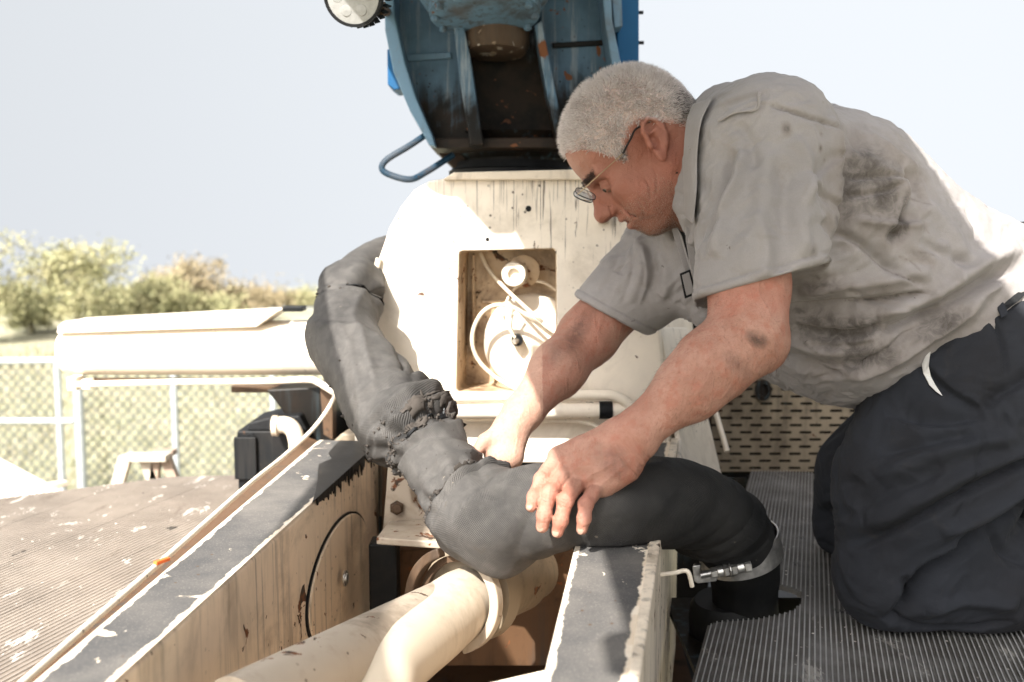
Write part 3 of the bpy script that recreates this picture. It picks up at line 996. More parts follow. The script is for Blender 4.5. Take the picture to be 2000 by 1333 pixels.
# bars across the pedestal's foot
MB().tube(smooth_path([P(850, 777, 1.955), P(1000, 775, 1.953), P(1160, 772, 1.950), P(1205, 775, 1.945), P(1232, 796, 1.94), P(1240, 830, 1.94)], 6), .0105, 14).build('hand_bar', M['cream_clean'], fr, smooth=True)
MB().tube([P(850, 803, 1.962), P(1240, 801, 1.955)], .0165, 16).build('cross_bar', M['cream'], fr, smooth=True)
MB().tube([P(1170, 801.5, 1.956), P(1196, 801.3, 1.9555)], .0178, 16).build('tape', M['rubber'], fr, smooth=True)
MB().tube(smooth_path([P(850, 825, 1.975), P(980, 824, 1.975), P(1085, 822, 1.972), P(1130, 823, 1.968), P(1172, 838, 1.965), P(1180, 870, 1.97)], 6), .0045, 8).build('thin_rod', M['cream_clean'], fr, smooth=True)

def uvtop(name, poly_px, z, mat, parent, nx=10, ny=80, lift=0.0, th=.004):
    """a coated strip: poly_px = (left near, right near, right far, left far); uv = metres from the nearer long edge, metres along"""
    a, b, c, d = [Pz(x, y, z) for x, y in poly_px]
    off = np.array(world_loc(parent))
    v, q, uv = [], [], []
    for i in range(ny + 1):
        t = i / ny
        l = a + (d - a) * t; r = b + (c - b) * t
        w = np.linalg.norm(r - l)
        for j in range(nx + 1):
            s = j / nx
            v.append(l + (r - l) * s + UP * lift - off)
            uv.append((min(s, 1 - s) * w, t * np.linalg.norm(d - a)))
    for i in range(ny):
        for j in range(nx):
            k = i * (nx + 1) + j
            q.append((k, k + 1, k + nx + 2, k + nx + 1))
    me = np_mesh(name, np.array(v), np.array(q))
    ul = me.uv_layers.new(name='uv')
    vi = np.zeros(len(me.loops), np.int32); me.loops.foreach_get('vertex_index', vi)
    ul.data.foreach_set('uv', np.array(uv, np.float32)[vi].ravel())
    return link_mesh(name, me, mat, parent)
# left beam
LB_O = [(-29, 1420), (624, 862)]; LB_I = [(132, 1420), (739, 868)]
a, b, c, d = Pz(8, 1420, ZB), Pz(132, 1420, ZB), Pz(739, 868, ZB), Pz(632, 862, ZB)
c2 = c + (c - b) * .04; d2 = d + (d - a) * .04
MB().prism([a, b, c, d], -UP * .50).build('side_beam', M['beam'], fr, bevel=.006, segs=3)
uvtop('anti_slip_strip', [(-29, 1420), (132, 1420), (739, 868), (624, 862)], ZB, M['coating'], fr, lift=.003)
bdir = unit(c - b); bn_ = unit(np.cross(UP, bdir)); bn_ = bn_ if bn_[0] > 0 else -bn_
# sloped end of the beam under the hose
MB().prism([P(640, 872, 2.03), P(668, 846, 2.03), P(735, 846, 2.03), P(748, 872, 2.0), P(748, 1010, 2.0), P(640, 1010, 2.03)], np.array([.03, .25, 0])).build('beam_end', M['guard'], fr, bevel=.006)
MB().tube([P(690, 832, 1.95), P(693, 806, 1.95)], .0030, 8).build('pin', M['cream_clean'], fr, smooth=True)
# round cover on the beam's inner side
p0 = b + bn_ * .002
cc = Pp(664, 1124, p0, bn_)
cov = MB().lathe(cc - bn_ * .010, bn_, [(0, .096), (.0125, .096), (.0145, .0945), (.0145, 0)], 56, sx=2.0, side=bdir)
cov = cov.build('cover_disc', M['beam'], fr, smooth=True, sharp=30)
MB().lathe(cc - bn_ * .009, bn_, [(0, .0995), (.0105, .0995), (.0108, .0)], 56, sx=1.99, side=bdir).build('cover_seam', M['tar'], fr, smooth=True, sharp=30)
bc_ = Pp(673, 1130, p0 + bn_ * .0145, bn_)
MB().lathe(bc_, bn_, [(0, .0135), (.003, .0135), (.0035, .009), (.0055, .009), (.0055, 0)], 24).build('cover_bolt', M['steel'], cov, smooth=True, sharp=30)
# tar that ran over the far end of the beam's top and down its side
r_ = np.random.default_rng(23)
tar = MB(); te = lambda t: b + (c - b) * t
for k in range(70):
    t = .62 + .375 * (k + r_.random()) / 70
    L = .004 + .045 * r_.random() ** 2.2 * ((t - .55) / .45); w_ = r_.uniform(.002, .006)
    p_ = te(t) + bn_ * .0015
    tar.prism([p_ - bdir * w_ + UP * .006, p_ + bdir * w_ + UP * .006, p_ + bdir * w_ * .8 - UP * L * .6, p_ - UP * L, p_ - bdir * w_ * .8 - UP * L * .55], bn_ * .002)
o = tar.build('tar_drips', M['tar'], fr); o['kind'] = 'stuff'
tp = []
for t, s in ((.60, 0), (.66, .012), (.72, .03), (.78, .05), (.82, .062), (.86, .050), (.90, .070), (.96, .078), (1.0, .078), (1.0, .0)):
    tp.append(te(t) - bn_ * s + UP * .0045 + bn_ * (.0 if s else .003))
MB().prism(tp, UP * .002).build('tar_film', M['tar'], fr)
# outer trim: the bent rail that runs along the beam, rises and turns to the outrigger
rail = [Pz(-55, 1420, ZB - .01), Pz(43, 1335, ZB - .01), Pz(178, 1216, ZB - .008), Pz(313, 1099, ZB - .004), Pz(405, 1018, ZB), Pz(494, 940, ZB), Pz(550, 895, ZB), P(605, 845, 1.99), P(638, 803, 2.03), P(657, 768, 2.06)]
MB().tube(smooth_path(rail, 8), .0042, 10).build('edge_rail', M['cream_clean'], fr, smooth=True)
MB().prism([Pz(-75, 1420, ZB - .03), Pz(-31, 1420, ZB - .03), Pz(622, 862, ZB - .03), Pz(596, 852, ZB - .03)], -UP * .03).build('gutter', M['cavity'], fr)
tip_ = MB().box(Pz(316, 1096, ZB + .001), (.007, .022, .005), ax=np.array([.86, -.5, 0])); tip_.build('marker_chip', M['orange'], fr, bevel=.001)
# right beam
RB = [(1040, 1420), (1212, 1420), (1309, 866), (1172, 866)]
a, b, c, d = [Pz(x, y, ZB) for x, y in RB]
MB().prism([a, b, c, d], -UP * .50).build('side_beam', M['beam'], fr, bevel=.005, segs=3)
uvtop('anti_slip_strip', RB, ZB, M['coating'], fr, lift=.003)
w1 = [Pz(1214, 1420, ZB), Pz(1238, 1420, ZB), Pz(1290, 1068, ZB), Pz(1326, 862, ZB), Pz(1311, 862, ZB), Pz(1268, 1068, ZB)]
MB().prism([q + UP * .008 for q in w1], -UP * .45).build('side_plate', M['cream_worn'], fr, bevel=.002)
# gusset that carries the side plate up into the pedestal
g0 = Pz(1328, 862, ZB); 
MB().prism([Pz(1326, 864, ZB) + [.004, 0, .006], P(1290, 640, 2.02), P(1342, 640, 2.30), P(1418, 965, 2.30), P(1330, 1000, 1.75)], np.array([-.012, .0, 0])).build('gusset', M['cream'], fr, bevel=.002)
MB().tube([P(1396, 800, 2.36), P(1420, 882, 2.30)], .0065, 10).build('strut', M['cream'], fr, smooth=True)
# bilge between the beams
MB().prism([(-.62, .55, 1.585), (.30, .55, 1.585), (.40, 2.45, 1.585), (-.50, 2.45, 1.585)], -UP * .02).build('bilge_floor', M['cavity'], fr)
MB().box((0, 2.47, 1.80), (1.0, .02, .55)).build('bilge_wall', M['oily'], fr)
MB().prism([P(900, 1345, 1.00), P(1075, 1305, 1.02), P(1085, 1335, 1.00), P(900, 1380, .98)], -UP * .05).build('floor_bar', M['cream_worn'], fr, bevel=.002)
MB().prism([P(745, 905, 1.93), P(1010, 905, 1.93), P(1010, 1100, 1.98), P(745, 1100, 1.98)], AX * .04).build('bulkhead', M['brown'], fr, bevel=.003)
MB().prism([(-1.3, .3, 1.5), (1.3, .3, 1.5), (1.9, 2.9, 1.5), (-.8, 2.9, 1.5)], -UP * .25).build('chassis', M['oily'], fr)
# bracket with its bolt, and the shelf over the pipe
br = MB().prism([P(757, 905, 1.76), P(792, 898, 1.76), P(806, 985, 1.76), P(832, 1004, 1.76), P(905, 1006, 1.76), P(905, 1052, 1.76), P(745, 1058, 1.76), P(753, 960, 1.76)], np.array([.01, .035, 0])).build('bracket', M['pipe_dirty'], fr, bevel=.003)
MB().lathe(P(775, 992, 1.755), (.1, -1, .1), [(0, .0135), (.004, .0135), (.0045, .010), (.010, .0095), (.010, 0)], 6).build('bracket_bolt', M['brown'], br, bevel=.001)
MB().prism([P(735, 1050, 1.60), P(910, 1062, 1.58), P(905, 1010, 1.755), P(760, 1018, 1.755)], -UP * .012).build('shelf', M['pipe_dirty'], fr, bevel=.002)
MB().box(P(752, 1140, 1.72), (.05, .05, .16)).build('dark_block', M['black'], fr, bevel=.004)
MB().prism([P(735, 1075, 1.80), P(1120, 1075, 1.80), P(1120, 1300, 1.80), P(735, 1300, 1.80)], np.array([0, .02, 0])).build('cross_wall', M['cavity'], fr)

# ---------------------------------------------------------- delivery pipe and its clamp
pi_ = thing('steel_pipe', 'cream painted steel delivery pipe with an elbow between the frame beams', 'pipe', P(800, 1260, 1.3) * [1, 1, 0] + [0, 0, 1.6])
pa, pb = P(905, 1168, 1.44), P(455, 1400, .96)
MB().tube([pa, pb], .040, 36).build('straight_pipe', M['pipe_dirty'], pi_, smooth=True)
el = smooth_path([P(940, 1166, 1.47), P(893, 1186, 1.40), P(845, 1226, 1.325), P(795, 1264, 1.25), P(752, 1302, 1.19), P(733, 1350, 1.15), P(732, 1440, 1.13)], 10)
MB().tube(el, [.0505] * 10 + [.050] * (len(el) - 10), 48).build('elbow', M['pipe'], pi_, smooth=True)
pd = unit(el[0] - el[8])
rc = P(885, 1172, 1.405)
cl = thing('pipe_clamp', 'worn two part ring clamp around the cream pipe under the hose', 'clamp', rc - [0, 0, .08])
sd = unit(np.cross(pd, [0, .2, 1])); 
MB().ring(rc, pd, .077, .063, .020, 40, R(-75), R(75), side=-sd if np.dot(sd, [1, 0, 0]) < 0 else sd).build('half_ring', M['pipe_dirty'], cl, bevel=.0025)
MB().ring(rc, pd, .077, .063, .020, 40, R(105), R(255), side=-sd if np.dot(sd, [1, 0, 0]) < 0 else sd).build('half_ring', M['brown'], cl, bevel=.0025)
MB().ring(rc + pd * .02, pd, .0625, .0525, .012, 40).build('gasket', M['brown'], cl, bevel=.001)
MB().lathe(rc + pd * .035, pd, [(0, .056), (.004, .072), (.040, .074), (.045, .068), (.05, .058)], 44).build('flange', M['guard'], cl, smooth=True, sharp=30)
MB().lathe(rc + pd * .09, pd, [(0, .058), (.13, .058), (.135, .05), (.19, .05)], 36).build('stub_pipe', M['guard'], cl, smooth=True, sharp=30)

# ---------------------------------------------------------- decks of ribbed aluminium planks
def ribbed(parent, name, poly, z, planks, pitch, o_, u_, holes=None, mat=None, th=.012, rib=.0036):
    """planks: list of (lateral start, lateral end); each plank is one mesh: a slab with raised ribs; span(l) gives (near, far) pieces"""
    for (l0, l1) in planks:
        mb = MB(); n = max(1, int(round((l1 - l0) / pitch))); p_ = (l1 - l0) / n
        for i in range(n):
            la, lb = l0 + i * p_, l0 + (i + 1) * p_
            for (s0, s1) in poly((la + lb) / 2):
                A = o_ + AR * la + AX * s0; 
                gap = .0008 if i in (0,) else 0
                def q(l, s, h): return o_ + AR * l + AX * s + UP * h
                v = [q(la + gap, s0, -th), q(lb, s0, -th), q(la + gap, s1, -th), q(lb, s1, -th),
                     q(la + gap, s0, -rib), q(la + p_ * .62, s0, -rib), q(la + p_ * .70, s0, 0), q(la + p_ * .90, s0, 0), q(lb, s0, -rib),
                     q(la + gap, s1, -rib), q(la + p_ * .62, s1, -rib), q(la + p_ * .70, s1, 0), q(la + p_ * .90, s1, 0), q(lb, s1, -rib)]
                f = [(4, 5, 10, 9), (5, 6, 11, 10), (6, 7, 12, 11), (7, 8, 13, 12), (0, 1, 8, 7, 6, 5, 4), (3, 2, 9, 10, 11, 12, 13), (0, 4, 9, 2), (1, 3, 13, 8), (0, 2, 3, 1)]
                mb.add(v, f)
        mb.build('plank', mat, parent)
DO = np.array([0, 0, ZD])
def lat(p): return float(np.dot(p - DO, AR)), float(np.dot(p - DO, AX))
rdk = thing('deck_panel', 'ribbed grey aluminium deck under the kneeling man with a round hose hole', 'deck', Pz(1600, 1200, ZD))
l_edge = lat(Pz(1380, 1222, ZD))[0]
far_s = lat(Pz(1700, 930, ZD))[1]
hole = [Pz(x, y, ZD) for x, y in ((1378, 1221), (1400, 1212), (1480, 1206), (1525, 1197), (1550, 1189), (1563, 1177), (1567, 1164), (1560, 1151), (1538, 1143), (1508, 1136), (1470, 1128), (1430, 1124), (1405, 1122))]
hl_ = [lat(p) for p in hole]
def rspan(l):
    near = .60
    # crossings of the hole's outline at this lateral position
    xs = []
    H_ = hl_
    for i in range(len(H_) - 1):
        (a, sa), (b, sb) = H_[i], H_[i + 1]
        if (a - l) * (b - l) < 0: xs.append(sa + (sb - sa) * (l - a) / (b - a))
    if len(xs) >= 2: return [(near, min(xs)), (max(xs), far_s)]
    if len(xs) == 1: return [(near, xs[0])]
    return [(near, far_s)]
w = .0076
seam = lat(Pz(1816, 1290, ZD))[0]
ribbed(rdk, 'plank', rspan, ZD, [(l_edge, seam), (seam, seam + w * 24), (seam + w * 24, seam + w * 48), (seam + w * 48, seam + w * 72), (seam + w * 72, seam + w * 96)], w, DO, AX, mat=M['deck'])
# what shows down the hole
MB().box(Pz(1530, 1165, ZD) - UP * .07, (.34, .34, .01)).build('under_tray', M['oily'], rdk)
MB().tube([Pz(1500, 1190, ZD) - UP * .03, Pz(1600, 1150, ZD) - UP * .03], .006, 8).build('under_bar', M['black'], rdk, smooth=True)
ldk = thing('deck_panel', 'sunlit dusty ribbed deck on the left side of the left frame beam', 'deck', Pz(250, 1150, ZD))
lp = [Pz(-60, 1030, ZD), Pz(330, 931, ZD), Pz(600, 925, ZD)]
la0 = lat(Pz(0, 1015, ZD)); la1 = lat(Pz(330, 931, ZD)); la2 = lat(Pz(520, 926, ZD))
l_right = lat(Pz(60, 1420, ZD))[0] + .06
bo0, bo1 = lat(Pz(-50, 1420, ZB)), lat(Pz(600, 862, ZB))
def lspan(l):
    far = la1[1] + (la2[1] - la1[1]) * (l - la1[0]) / (la2[0] - la1[0]) if l > la1[0] else la1[1] - (la1[0] - l) * 1.2
    lo_ = .2
    sb_ = bo0[1] + (bo1[1] - bo0[1]) * (l - bo0[0]) / (bo1[0] - bo0[0])
    if l > bo1[0]: far = min(far, sb_)
    return [(lo_, far)] if far > lo_ + .05 else []
lw = .0105
l_left = la0[0] - .35
pl = []; l = l_right
while l > l_left:
    pl.append((l - lw * 18, l)); l -= lw * 18
ribbed(ldk, 'plank', lspan, ZD, pl, lw, DO, AX, mat=M['deck_dusty'], rib=.0017)

# ---------------------------------------------------------- perforated guard behind the man
gr = thing('perforated_guard', 'cream perforated steel guard with rows of long slots behind the man', 'guard panel', P(1550, 930, 2.50))
gy2 = 2.50
cw, chh = .0505, .0185
x0 = P(1400, 800, gy2)[0]; z1_ = P(1400, 690, gy2)[2]
mb = MB()
def slot_cell(cx, cz, hw, hh, sl, sh, th=.004):
    n = 5; ins = []
    for (ex, sgn) in ((1, 1), (-1, -1)):
        for k in range(n):
            a = R(90 - 180 * k / (n - 1)) if sgn > 0 else R(-90 - 180 * k / (n - 1))
            ins.append((cx + ex * (sl - sh) + math.cos(a) * sh, cz + math.sin(a) * sh))
    m = len(ins)
    outs = [(cx - hw, cz + hh), (cx + hw, cz + hh), (cx + hw, cz - hh), (cx - hw, cz - hh)]
    v = [(x, gy2, z) for x, z in ins] + [(x, gy2 + th, z) for x, z in ins] + [(x, gy2, z) for x, z in outs]
    O = 2 * m
    f = []
    for i in range(m):
        j = (i + 1) % m
        f.append((i, j, j + m, i + m))
    # face round the slot: right arc 0..n-1, left arc n..2n-1
    f.append((O, O + 1, 0, 2 * n - 1)); f.append((O + 3, n, n - 1, O + 2)[::-1])
    for i in range(n - 1): 
        f.append((i, O + 1, i + 1) if i < (n - 1) / 2 else (i, O + 2, i + 1))
        k = n + i
        f.append((k, O + 3, k + 1) if i < (n - 1) / 2 else (k, O, k + 1))
    mid = (n - 1) // 2
    f.append((O + 1, O + 2, mid)); f.append((O + 3, O, n + mid))
    mb.add(v, f)
for r in range(17):
    for k in range(-1, 13):
        off = (r % 2) * cw / 2
        slot_cell(x0 + k * cw + off, z1_ - r * chh, cw / 2, chh / 2, .0160, .0034)
gp_ = mb.build('slotted_sheet', M['guard'], gr)
MB().box((x0 + .27, gy2 + .09, z1_ - .16), (.9, .01, .5)).build('backing', M['oily'], gr)
MB().box(P(1700, 938, gy2 + .01), (.75, .03, .02)).build('bottom_rail', M['oily'], gr, bevel=.002)
MB().lathe(P(1490, 762, gy2 - .004), (0, -1, 0), [(0, .021), (.006, .021), (.007, .013), (.001, .012), (.001, 0)], 24, sx=1.3).build('keyhole_boss', M['oily'], gr, smooth=True, sharp=30)

# ---------------------------------------------------------- outrigger on the left
OY = 2.42
og = thing('outrigger', 'cream steel outrigger tube folded across the rear left of the truck', 'outrigger', P(380, 740, OY))
xl, xr = P(107, 680, OY)[0], P(660, 680, OY)[0]
zt_, zb_ = P(300, 640, OY)[2], P(300, 739, OY)[2]
hh = (zt_ - zb_) / 2
prof = []
for k in range(20):
    a = 2 * math.pi * k / 20
    prof.append((math.copysign(abs(math.cos(a)) ** .62, math.cos(a)) * .085, math.copysign(abs(math.sin(a)) ** .75, math.sin(a)) * hh))
v, f = [], []
st_ = [(xl, .80), (xl + .006, .92), (xl + .02, .985), (xl + .04, 1.0), (xr, 1.12)]
for (x, s) in st_:
    for (py_, pz_) in prof: v.append((x, OY + .085 + py_, (zt_ + zb_) / 2 + pz_ * s + (hh * .10 if s > 1.05 else 0)))
for i in range(len(st_) - 1):
    for k in range(20): f.append((i * 20 + k, i * 20 + (k + 1) % 20, (i + 1) * 20 + (k + 1) % 20, (i + 1) * 20 + k))
f.append(tuple(range(20))); f.append(tuple(range(80, 100))[::-1])
MB().add(v, f).build('tube', M['cream_clean'], og, smooth=True, sharp=35)
MB().prism([P(110, 652, OY - .004), P(112, 640, OY - .004), P(122, 629, OY - .004), P(545, 607, OY - .004), P(500, 639, OY - .004)], np.array([0, .14, .0])).build('cap_plate', M['cream'], og, bevel=.003)
MB().box(P(575, 603, OY + .04), (.05, .05, .012)).build('top_lug', M['black'], og, bevel=.002)
MB().tube(smooth_path([P(140, 752, OY - .02), P(330, 747, OY - .02), P(520, 745, OY - .04), P(600, 742, OY - .10), P(622, 748, OY - .16), P(657, 769, 2.06)], 6), .0078, 12).build('under_pipe', M['cream_clean'], og, smooth=True)
MB().box(P(148, 748, OY + .0), (.022, .05, .034)).build('end_stop', M['cream'], og, bevel=.003)
MB().box(P(172, 750, OY - .01), (.022, .03, .024)).build('end_stop', M['cream'], og, bevel=.003)
MB().box(P(560, 757, OY + .03), (.26, .06, .018)).build('under_plate', M['brown'], og, bevel=.002)
MB().box(P(350, 742, OY + .03), (.50, .02, .008)).build('weld_seam', M['brown'], og)
bk = thing('support_bracket', 'dark oily support bracket under the inner end of the outrigger', 'bracket', P(600, 850, 2.34))
MB().prism([P(520, 762, 2.34), P(655, 755, 2.34), P(655, 880, 2.34), P(610, 870, 2.34), P(572, 830, 2.34)], np.array([.02, .14, 0])).build('web', M['oily'], bk, bevel=.003)
MB().prism([P(625, 760, 2.30), P(650, 760, 2.30), P(650, 860, 2.30), P(632, 850, 2.30)], np.array([.0, .05, 0])).build('flange', M['brown'], bk, bevel=.002)
# black control box with an elbow pipe
bx = thing('valve_box', 'black steel valve box standing on the dusty left deck by the beam', 'box', Pz(530, 926, ZD))
c0, c1 = P(462, 842, 2.30), P(590, 842, 2.30)
hb = c0[2] - ZD
MB().box(((c0[0] + c1[0]) / 2, 2.38, ZD + hb / 2), (c1[0] - c0[0], .16, hb)).build('housing', M['black'], bx, bevel=.004)
MB().prism([P(482, 842, 2.30), P(486, 826, 2.30), P(530, 815, 2.30), P(585, 812, 2.30), P(600, 842, 2.30)], np.array([0, .14, 0])).build('cover', M['rubber'], bx, bevel=.004)
MB().box(P(480, 895, 2.295), (.052, .012, .10)).build('face_plate', M['black'], bx, bevel=.002)
for px, py in ((489, 853), (470, 882), (494, 912), (545, 900)):
    MB().lathe(P(px, py, 2.298), (0, -1, 0), [(0, .0085), (.003, .0085), (.0035, .006), (.001, .0055), (.001, 0)], 12).build('bolt', M['rubber'], bx, smooth=True, sharp=30)
ep = thing('elbow_fitting', 'tan painted pipe elbow beside the black valve box', 'pipe fitting', P(575, 890, 2.26))
MB().tube(smooth_path([P(536, 832, 2.27), P(556, 830, 2.27), P(572, 840, 2.27), P(580, 865, 2.27), P(580, 905, 2.27)], 6), .0195, 18).build('bend', M['cream_worn'], ep, smooth=True)
MB().lathe(P(533, 832, 2.27), (1, 0, 0), [(0, .024), (.012, .024)], 18).build('collar', M['cream_worn'], ep, smooth=True, sharp=30)
# cream lid at the frame's left edge, and a trestle behind the deck
sb = thing('locker', 'cream sunlit locker lid beyond the far left edge of the left deck', 'locker', Pz(20, 960, 1.80) - [0, 0, .5])
lid = [Pz(-160, 830, 1.80), Pz(0, 893, 1.80), Pz(147, 970, 1.80), Pz(60, 1010, 1.80), Pz(-60, 1075, 1.80), Pz(-220, 1020, 1.80)]
MB().prism(lid, -UP * .04).build('lid', M['cream_clean'], sb, bevel=.006)
cen = np.mean(lid, 0)
MB().prism([cen + (q - cen) * .96 - UP * .042 for q in lid], -UP * .45).build('body', M['cream'], sb, bevel=.004)
MB().box(Pz(112, 952, 1.80) + UP * .008, (.05, .03, .016), ax=np.array([.5, .6, 0])).build('catch', M['cream_worn'], sb, bevel=.002)
ty = 3.3
ts = thing('trestle', 'pale wooden trestle with splayed legs standing behind the left deck', 'trestle', P(290, 950, ty))
def leg(a, b, w, m, name='leg'): 
    a, b = P(*a, ty), P(*b, ty)
    MB().box((a + b) / 2, (w, .03, np.linalg.norm(b - a)), ax=np.cross([0, 1, 0], b - a), ay=(0, 1, 0)).build(name, m, ts, bevel=.002)
WD = plain('pale painted wood', (.52, .44, .36), .8, 0, .15, 12); WD2 = plain('shaded brown wood', (.30, .22, .17), .8, 0, .2, 12)  # second wood is a darker copy with shade put into its colour
leg((246, 893), (212, 1010), .040, WD); leg((284, 893), (325, 1010), .038, WD); leg((322, 888), (365, 1010), .034, WD2); leg((306, 893), (296, 1010), .03, WD2)
MB().box(P(287, 893, ty - .02), (.145, .06, .022)).build('top_bar', WD, ts, bevel=.003)
MB().box(P(322, 884, ty + .06), (.07, .05, .02)).build('top_bar', WD2, ts, bevel=.003)

# ---------------------------------------------------------- cables in the opening
cg = 'thin cream cables looped in the pedestal opening'
def cable(name, label, pts, r=.0042, mat='cable'):
    o = MB().tube(smooth_path([P(*q) for q in pts], 8), r, 10).build(name, M[mat], None, smooth=True)
    tag(o, label, 'cable', cg)
cable('cable', 'thickest cream cable making the wide loop at the left of the opening', [(1150, 690, 2.05), (1080, 655, 2.045), (1040, 625, 2.035), (1000, 600, 2.03), (962, 598, 2.03), (935, 620, 2.03), (922, 660, 2.03), (932, 700, 2.035), (965, 735, 2.03), (1010, 762, 2.01)], .0042)
cable('cable', 'straight cream cable running from the top left of the opening down to the right', [(938, 495, 2.10), (955, 528, 2.09), (985, 562, 2.06), (1020, 595, 2.04), (1060, 630, 2.03)], .0040)
cable('cable', 'thin cable arching under the hexagon plug', [(1090, 570, 2.09), (1060, 552, 2.08), (1025, 553, 2.075), (1000, 570, 2.07), (988, 595, 2.065), (985, 622, 2.06), (996, 645, 2.055), (1006, 660, 2.05)], .0027)
cable('cable', 'thinnest cable curling down to the black fitting', [(1012, 604, 2.06), (1000, 620, 2.055), (996, 638, 2.05), (1002, 654, 2.05)], .0026)

# ---------------------------------------------------------- the blue crane
cr = thing('crane', 'blue slewing crane head streaked with oil turning on the cream pedestal', 'crane', P(1000, 335, 2.1))
CY = .30
def Q(x, y, Y): return P(x, y, Y + CY)
def plate(name, pxs, Y, depth, mat, bevel=.003, parent=None):
    return MB().prism([Q(x, y, Y) for x, y in pxs], np.array([0, depth, 0])).build(name, M[mat], parent or cr, bevel=bevel)
MB().lathe(Q(1000, 346, 2.12), (0, 0, 1), [(0, .150), (.012, .152), (.016, .145), (.032, .140)], 48).build('slew_ring', M['rubber'], cr, smooth=True, sharp=30)
MB().lathe(Q(1005, 332, 2.12), (0, 0, 1), [(0, .128), (.02, .130), (.075, .185)], 40).build('base_cone', M['oily'], cr, smooth=True, sharp=30)
q_ = Q(1002, 346, 2.12)
MB().lathe((q_[0], q_[1], 2.57), (0, 0, 1), [(0, .150), (q_[2] - 2.57 + .004, .147)], 44).build('slew_drum', M['oily'], cr, smooth=True, sharp=30)
plate('back_plate', [(752, -60), (1195, -60), (1212, 130), (1180, 278), (1110, 328), (885, 328), (838, 284), (800, 216), (770, 120)], 2.06, .20, 'blue_oil_deep')
plate('cheek_plate', [(749, -60), (768, -60), (770, 30), (790, 120), (812, 190), (846, 270), (850, 286), (838, 284), (826, 262), (800, 216), (768, 140), (752, 60)], 1.87, .24, 'blue')
plate('cheek_plate', [(1172, -60), (1192, -60), (1196, 40), (1214, 130), (1186, 276), (1172, 276), (1196, 130), (1182, 50)], 1.87, .24, 'blue')
plate('side_panel', [(766, -60), (905, -60), (905, 76), (940, 284), (848, 284), (806, 190), (785, 120), (768, 30)], 1.975, .03, 'blue_oil')
plate('side_panel', [(1046, -60), (1176, -60), (1180, 50), (1196, 130), (1172, 280), (1100, 280), (1060, 76)], 1.975, .03, 'blue_oil')
plate('weld_strip', [(793, 106), (880, 102), (882, 114), (796, 120)], 1.966, .01, 'blue', .002)
plate('weld_strip', [(1078, 84), (1180, 78), (1182, 88), (1080, 94)], 1.966, .01, 'blue_oil_deep', .002)
plate('rib', [(884, 40), (906, 50), (918, 110), (945, 284), (918, 284), (900, 170)], 1.885, .10, 'blue_oil')
plate('rib', [(1044, 50), (1058, 40), (1072, 110), (1106, 284), (1088, 284), (1066, 170)], 1.885, .10, 'blue_oil')
plate('lower_lip', [(838, 270), (1180, 268), (1176, 290), (842, 290)], 1.92, .18, 'blue_oil_deep')
# motor bowl and its bolted flange
bc = Q(945, -70, 1.86)
bo = MB().lathe(bc, (0.02, -.22, -1), [(0, .150), (.03, .150), (.06, .143), (.085, .128), (.097, .112), (.099, .118), (.112, .116), (.116, .09), (.116, .0)], 56).build('motor_bowl', M['blue'], cr, smooth=True, sharp=35)
for k in range(12):
    a = 2 * math.pi * k / 12
    ax_ = unit([0.02, -.22, -1]); s_ = unit(np.cross(ax_, [0, 1, 0])); t_ = np.cross(ax_, s_)
    MB().lathe(bc + ax_ * .112 + (s_ * math.cos(a) + t_ * math.sin(a)) * .104, ax_, [(0, .0085), (.010, .0085), (.012, .006), (.012, 0)], 6).build('flange_bolt', M['blue'], bo)
MB().lathe(Q(968, 60, 1.945), (0, -.1, -1), [(-.04, .078), (.035, .074), (.050, .066), (.052, .0)], 36).build('motor_neck', M['rib'], cr, smooth=True, sharp=35)
plate('side_box', [(1202, -60), (1248, -60), (1248, 133), (1206, 133)], 1.96, .16, 'blue_bright')
plate('box_edge', [(1190, -60), (1212, -60), (1216, 52), (1200, 54)], 1.90, .06, 'blue', .002)
for px, py in ((1252, 25), (1253, 84)): MB().lathe(Q(px - 6, py, 2.0), (1, 0, 0), [(0, .004), (.012, .004)], 8).build('stud', M['black'], cr, smooth=True, sharp=30)
plate('side_box', [(756, 96), (790, 96), (806, 170), (770, 176), (757, 166)], 2.02, .10, 'blue_bright')
MB().tube(smooth_path([Q(840, 258, 1.95), Q(800, 285, 1.92), Q(756, 312, 1.91), Q(746, 330, 1.91), Q(762, 342, 1.91), Q(800, 351, 1.91), Q(830, 338, 1.94), Q(885, 303, 1.98)], 6), .0072, 12).build('grab_handle', M['handle'], cr, smooth=True)
# the boom runs on over the photographer and shades man and pedestal
def bx_(x0, x1, y0, y1, z0, z1, name, mat, bevel=.006): 
    return MB().box(((x0 + x1) / 2, (y0 + y1) / 2, (z0 + z1) / 2), (x1 - x0, y1 - y0, z1 - z0)).build(name, M[mat], cr, bevel=bevel)
bx_(-.287, .21, -2.2, 2.2, 3.10, 3.45, 'boom', 'blue')
bx_(-.387, -.289, -2.2, 1.24, 3.10, 3.135, 'boom_rail', 'blue', .003)  # rails and lug out of view, shaped to give the shadow its notched edge
MB().prism([(-.332, 1.41, 3.10), (-.289, 1.41, 3.10), (-.289, 2.2, 3.10), (-.387, 2.2, 3.10), (-.387, 1.53, 3.10)], UP * .035).build('boom_rail', M['blue'], cr, bevel=.003)
MB().box((-.395, -.07, 3.118), (.05, .09, .03)).build('boom_lug', M['blue'], cr, bevel=.012)
MB().tube([(-.817, -2.2, 3.2), (-.817, 2.6, 3.2)], .0675, 28).build('boom_cylinder', M['blue'], cr, smooth=True)  # unseen rod, added and sized for the shadow strip on beam and hose
for y in (-1.6, 2.35): bx_(-.82, -.2, y - .03, y + .03, 3.18, 3.22, 'cylinder_bracket', 'blue', .003)
